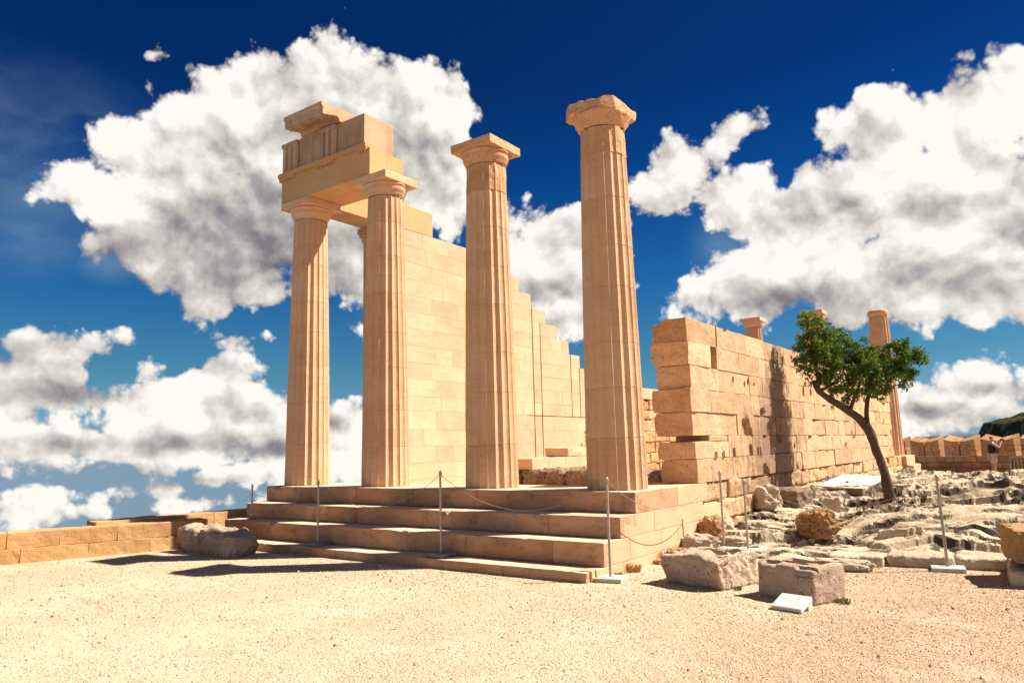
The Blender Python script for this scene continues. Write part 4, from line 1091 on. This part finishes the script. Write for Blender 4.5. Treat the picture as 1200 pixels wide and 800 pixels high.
# ------------------------------------------------------------------ person by the battlements
def skin_body(name, verts, edges, radii, mat, parent, root=0, sub=2):
    me = bpy.data.meshes.new(name); me.from_pydata(verts, edges, [])
    o = bpy.data.objects.new(name, me); col.objects.link(o)
    o.modifiers.new('s', 'SKIN'); me.skin_vertices
    for i, r in enumerate(radii): me.skin_vertices[0].data[i].radius = r if isinstance(r, tuple) else (r, r)
    me.skin_vertices[0].data[root].use_root = True
    s = o.modifiers.new('u', 'SUBSURF'); s.levels = sub; s.render_levels = sub
    dg = bpy.context.evaluated_depsgraph_get(); m2 = bpy.data.meshes.new_from_object(o.evaluated_get(dg))
    o.modifiers.clear(); o.data = m2; m2.materials.clear(); m2.materials.append(mat)
    m2.polygons.foreach_set('use_smooth', [True]*len(m2.polygons))
    if parent is not None: o.parent = parent
    return o
def person():
    t = empty('person', (2.22, 29.3, -1.10), 'person in black sleeveless top and pale shorts raising a camera, standing by the battlements', 'person')
    # local space: faces +x, z up
    V = [(0, 0, .92), (0, 0, 1.08), (.01, 0, 1.28), (.01, 0, 1.42), (.02, 0, 1.50), (.04, 0, 1.58), (.045, 0, 1.67),
         (0, .10, .90), (.02, .11, .50), (-.01, .12, .09), (.12, .13, .04), (0, -.10, .90), (.01, -.11, .50), (-.03, -.12, .09), (.10, -.13, .04),
         (.01, .17, 1.40), (.20, .22, 1.24), (.36, .08, 1.50), (.41, .04, 1.55),
         (.01, -.17, 1.40), (.20, -.22, 1.22), (.36, -.08, 1.48), (.41, -.04, 1.53)]
    E = [(0, 1), (1, 2), (2, 3), (3, 4), (4, 5), (5, 6), (0, 7), (7, 8), (8, 9), (9, 10), (0, 11), (11, 12), (12, 13), (13, 14), (3, 15), (15, 16), (16, 17), (17, 18), (3, 19), (19, 20), (20, 21), (21, 22)]
    Rr = [(.15, .12), (.14, .11), (.16, .12), (.12, .10), .055, .09, .085, .09, .06, .042, .035, .09, .06, .042, .035, .06, .045, .032, .035, .06, .045, .032, .035]
    skin_body('body', V, E, Rr, M_skin, t)
    skin_body('sleeveless_top', [(0, 0, .95), (0, 0, 1.10), (.01, 0, 1.30), (.01, 0, 1.44)], [(0, 1), (1, 2), (2, 3)], [(.17, .20), (.16, .17), (.18, .21), (.12, .16)], M_black, t)
    skin_body('shorts', [(0, 0, .93), (0, .10, .86), (.01, .11, .55), (0, -.10, .86), (0, -.11, .55)], [(0, 1), (1, 2), (0, 3), (3, 4)], [(.16, .16), .115, .105, .115, .105], M_short, t)
    skin_body('hair', [(.0, 0, 1.60), (.02, 0, 1.72)], [(0, 1)], [.085, .095], M_black, t)
    b = MB(); rblock(b, (.38, -.07, 1.50), (.45, .07, 1.60), r=.01, tone=.5); tube(b, [(.45, 0, 1.55), (.52, 0, 1.55)], .03, 12)
    o = b.build('camera', M_black, loc=(0, 0, 0)); o.location = (2.22, 29.3, -1.10); o.rotation_euler.z = R_(25)
    tag(o, 'small black camera held up to the face of the person by the battlements', 'camera')
    t.rotation_euler.z = R_(25)
person()
# metal railing at the right edge
rl = empty('metal_railing', (3.6, 27., -1.1), 'grey metal railing with upright bars at the far right by the battlements', 'railing')
b = MB(); tube(b, [(2.93, 27, -.22), (4.9, 26.6, -.18)], .025, 8); tube(b, [(2.93, 27, -1.02), (4.9, 26.6, -1.0)], .02, 8); b.build('rail', M_rail, rl)
for i in range(17):
    f = i/16; b = MB(); tube(b, [(2.93+1.97*f, 27-.4*f, -1.12), (2.93+1.97*f, 27-.4*f, -.2)], .018, 6); b.build('bar', M_rail, rl)

# ------------------------------------------------------------------ far hills
def hill(name, cx, cy, W, Hh, peak, seed, mat, n=220, jag=1.):
    mb = MB(); V = []; z0 = -60
    for j in range(n):
        for i in range(n):
            u = (i/(n-1)-.5)*2; v = (j/(n-1)-.5)*2
            r = math.hypot(u-.15*v, v)
            e = max(0, 1-r)**.8
            f = noise.ridged_multi_fractal(Vector((u*2.2+seed, v*2.2, seed)), .9, 2., 6, 1., 2.) if True else 0
            h = peak*e*(.62+.26*jag*f*.6)*(1+.10*noise.fractal(Vector((u*14, v*14, seed)), .6, 2., 4))
            V.append((cx+u*W, cy+v*Hh, z0+(h-z0 if r < 1 else 0)*1. if False else z0*(1-min(1, e*3))+h))
    F = [[j*n+i, j*n+i+1, (j+1)*n+i+1, (j+1)*n+i] for j in range(n-1) for i in range(n-1)]
    mb.add(V, F); o = mb.build(name, mat, smooth=False); tag(o, kind='structure'); return o
def hill_mat(name, veg, rockc, scale):
    m = bpy.data.materials.new(name); m.use_nodes = True; g = NT(m.node_tree)
    P = g.n('ShaderNodeNewGeometry').outputs['Position']
    n1 = g.noise(P, scale, 8, .7)
    c = g.mix(g.sstep(n1, .50, .60), veg, rockc)
    bp = g.n('ShaderNodeBump', {'Height': n1, 'Strength': 1., 'Distance': 3.})
    bs = g.n('ShaderNodeBsdfPrincipled', {'Base Color': c, 'Roughness': 1., 'Normal': bp.outputs[0]}); bs.inputs['Specular IOR Level'].default_value = 0
    g.n('ShaderNodeOutputMaterial', {0: bs.outputs[0]}); return m
hill('hill', 42, 520, 95, 150, 28, 3.3, hill_mat('hill_scrub', (.040, .046, .022), (.17, .13, .09), .16))
hill('hill', -250, 5200, 560, 500, 27, 8.1, hill_mat('far_hill_hazed', (.06, .09, .13), (.12, .14, .17), .01), n=80)  # blue distance haze mixed into the scrub and rock colours
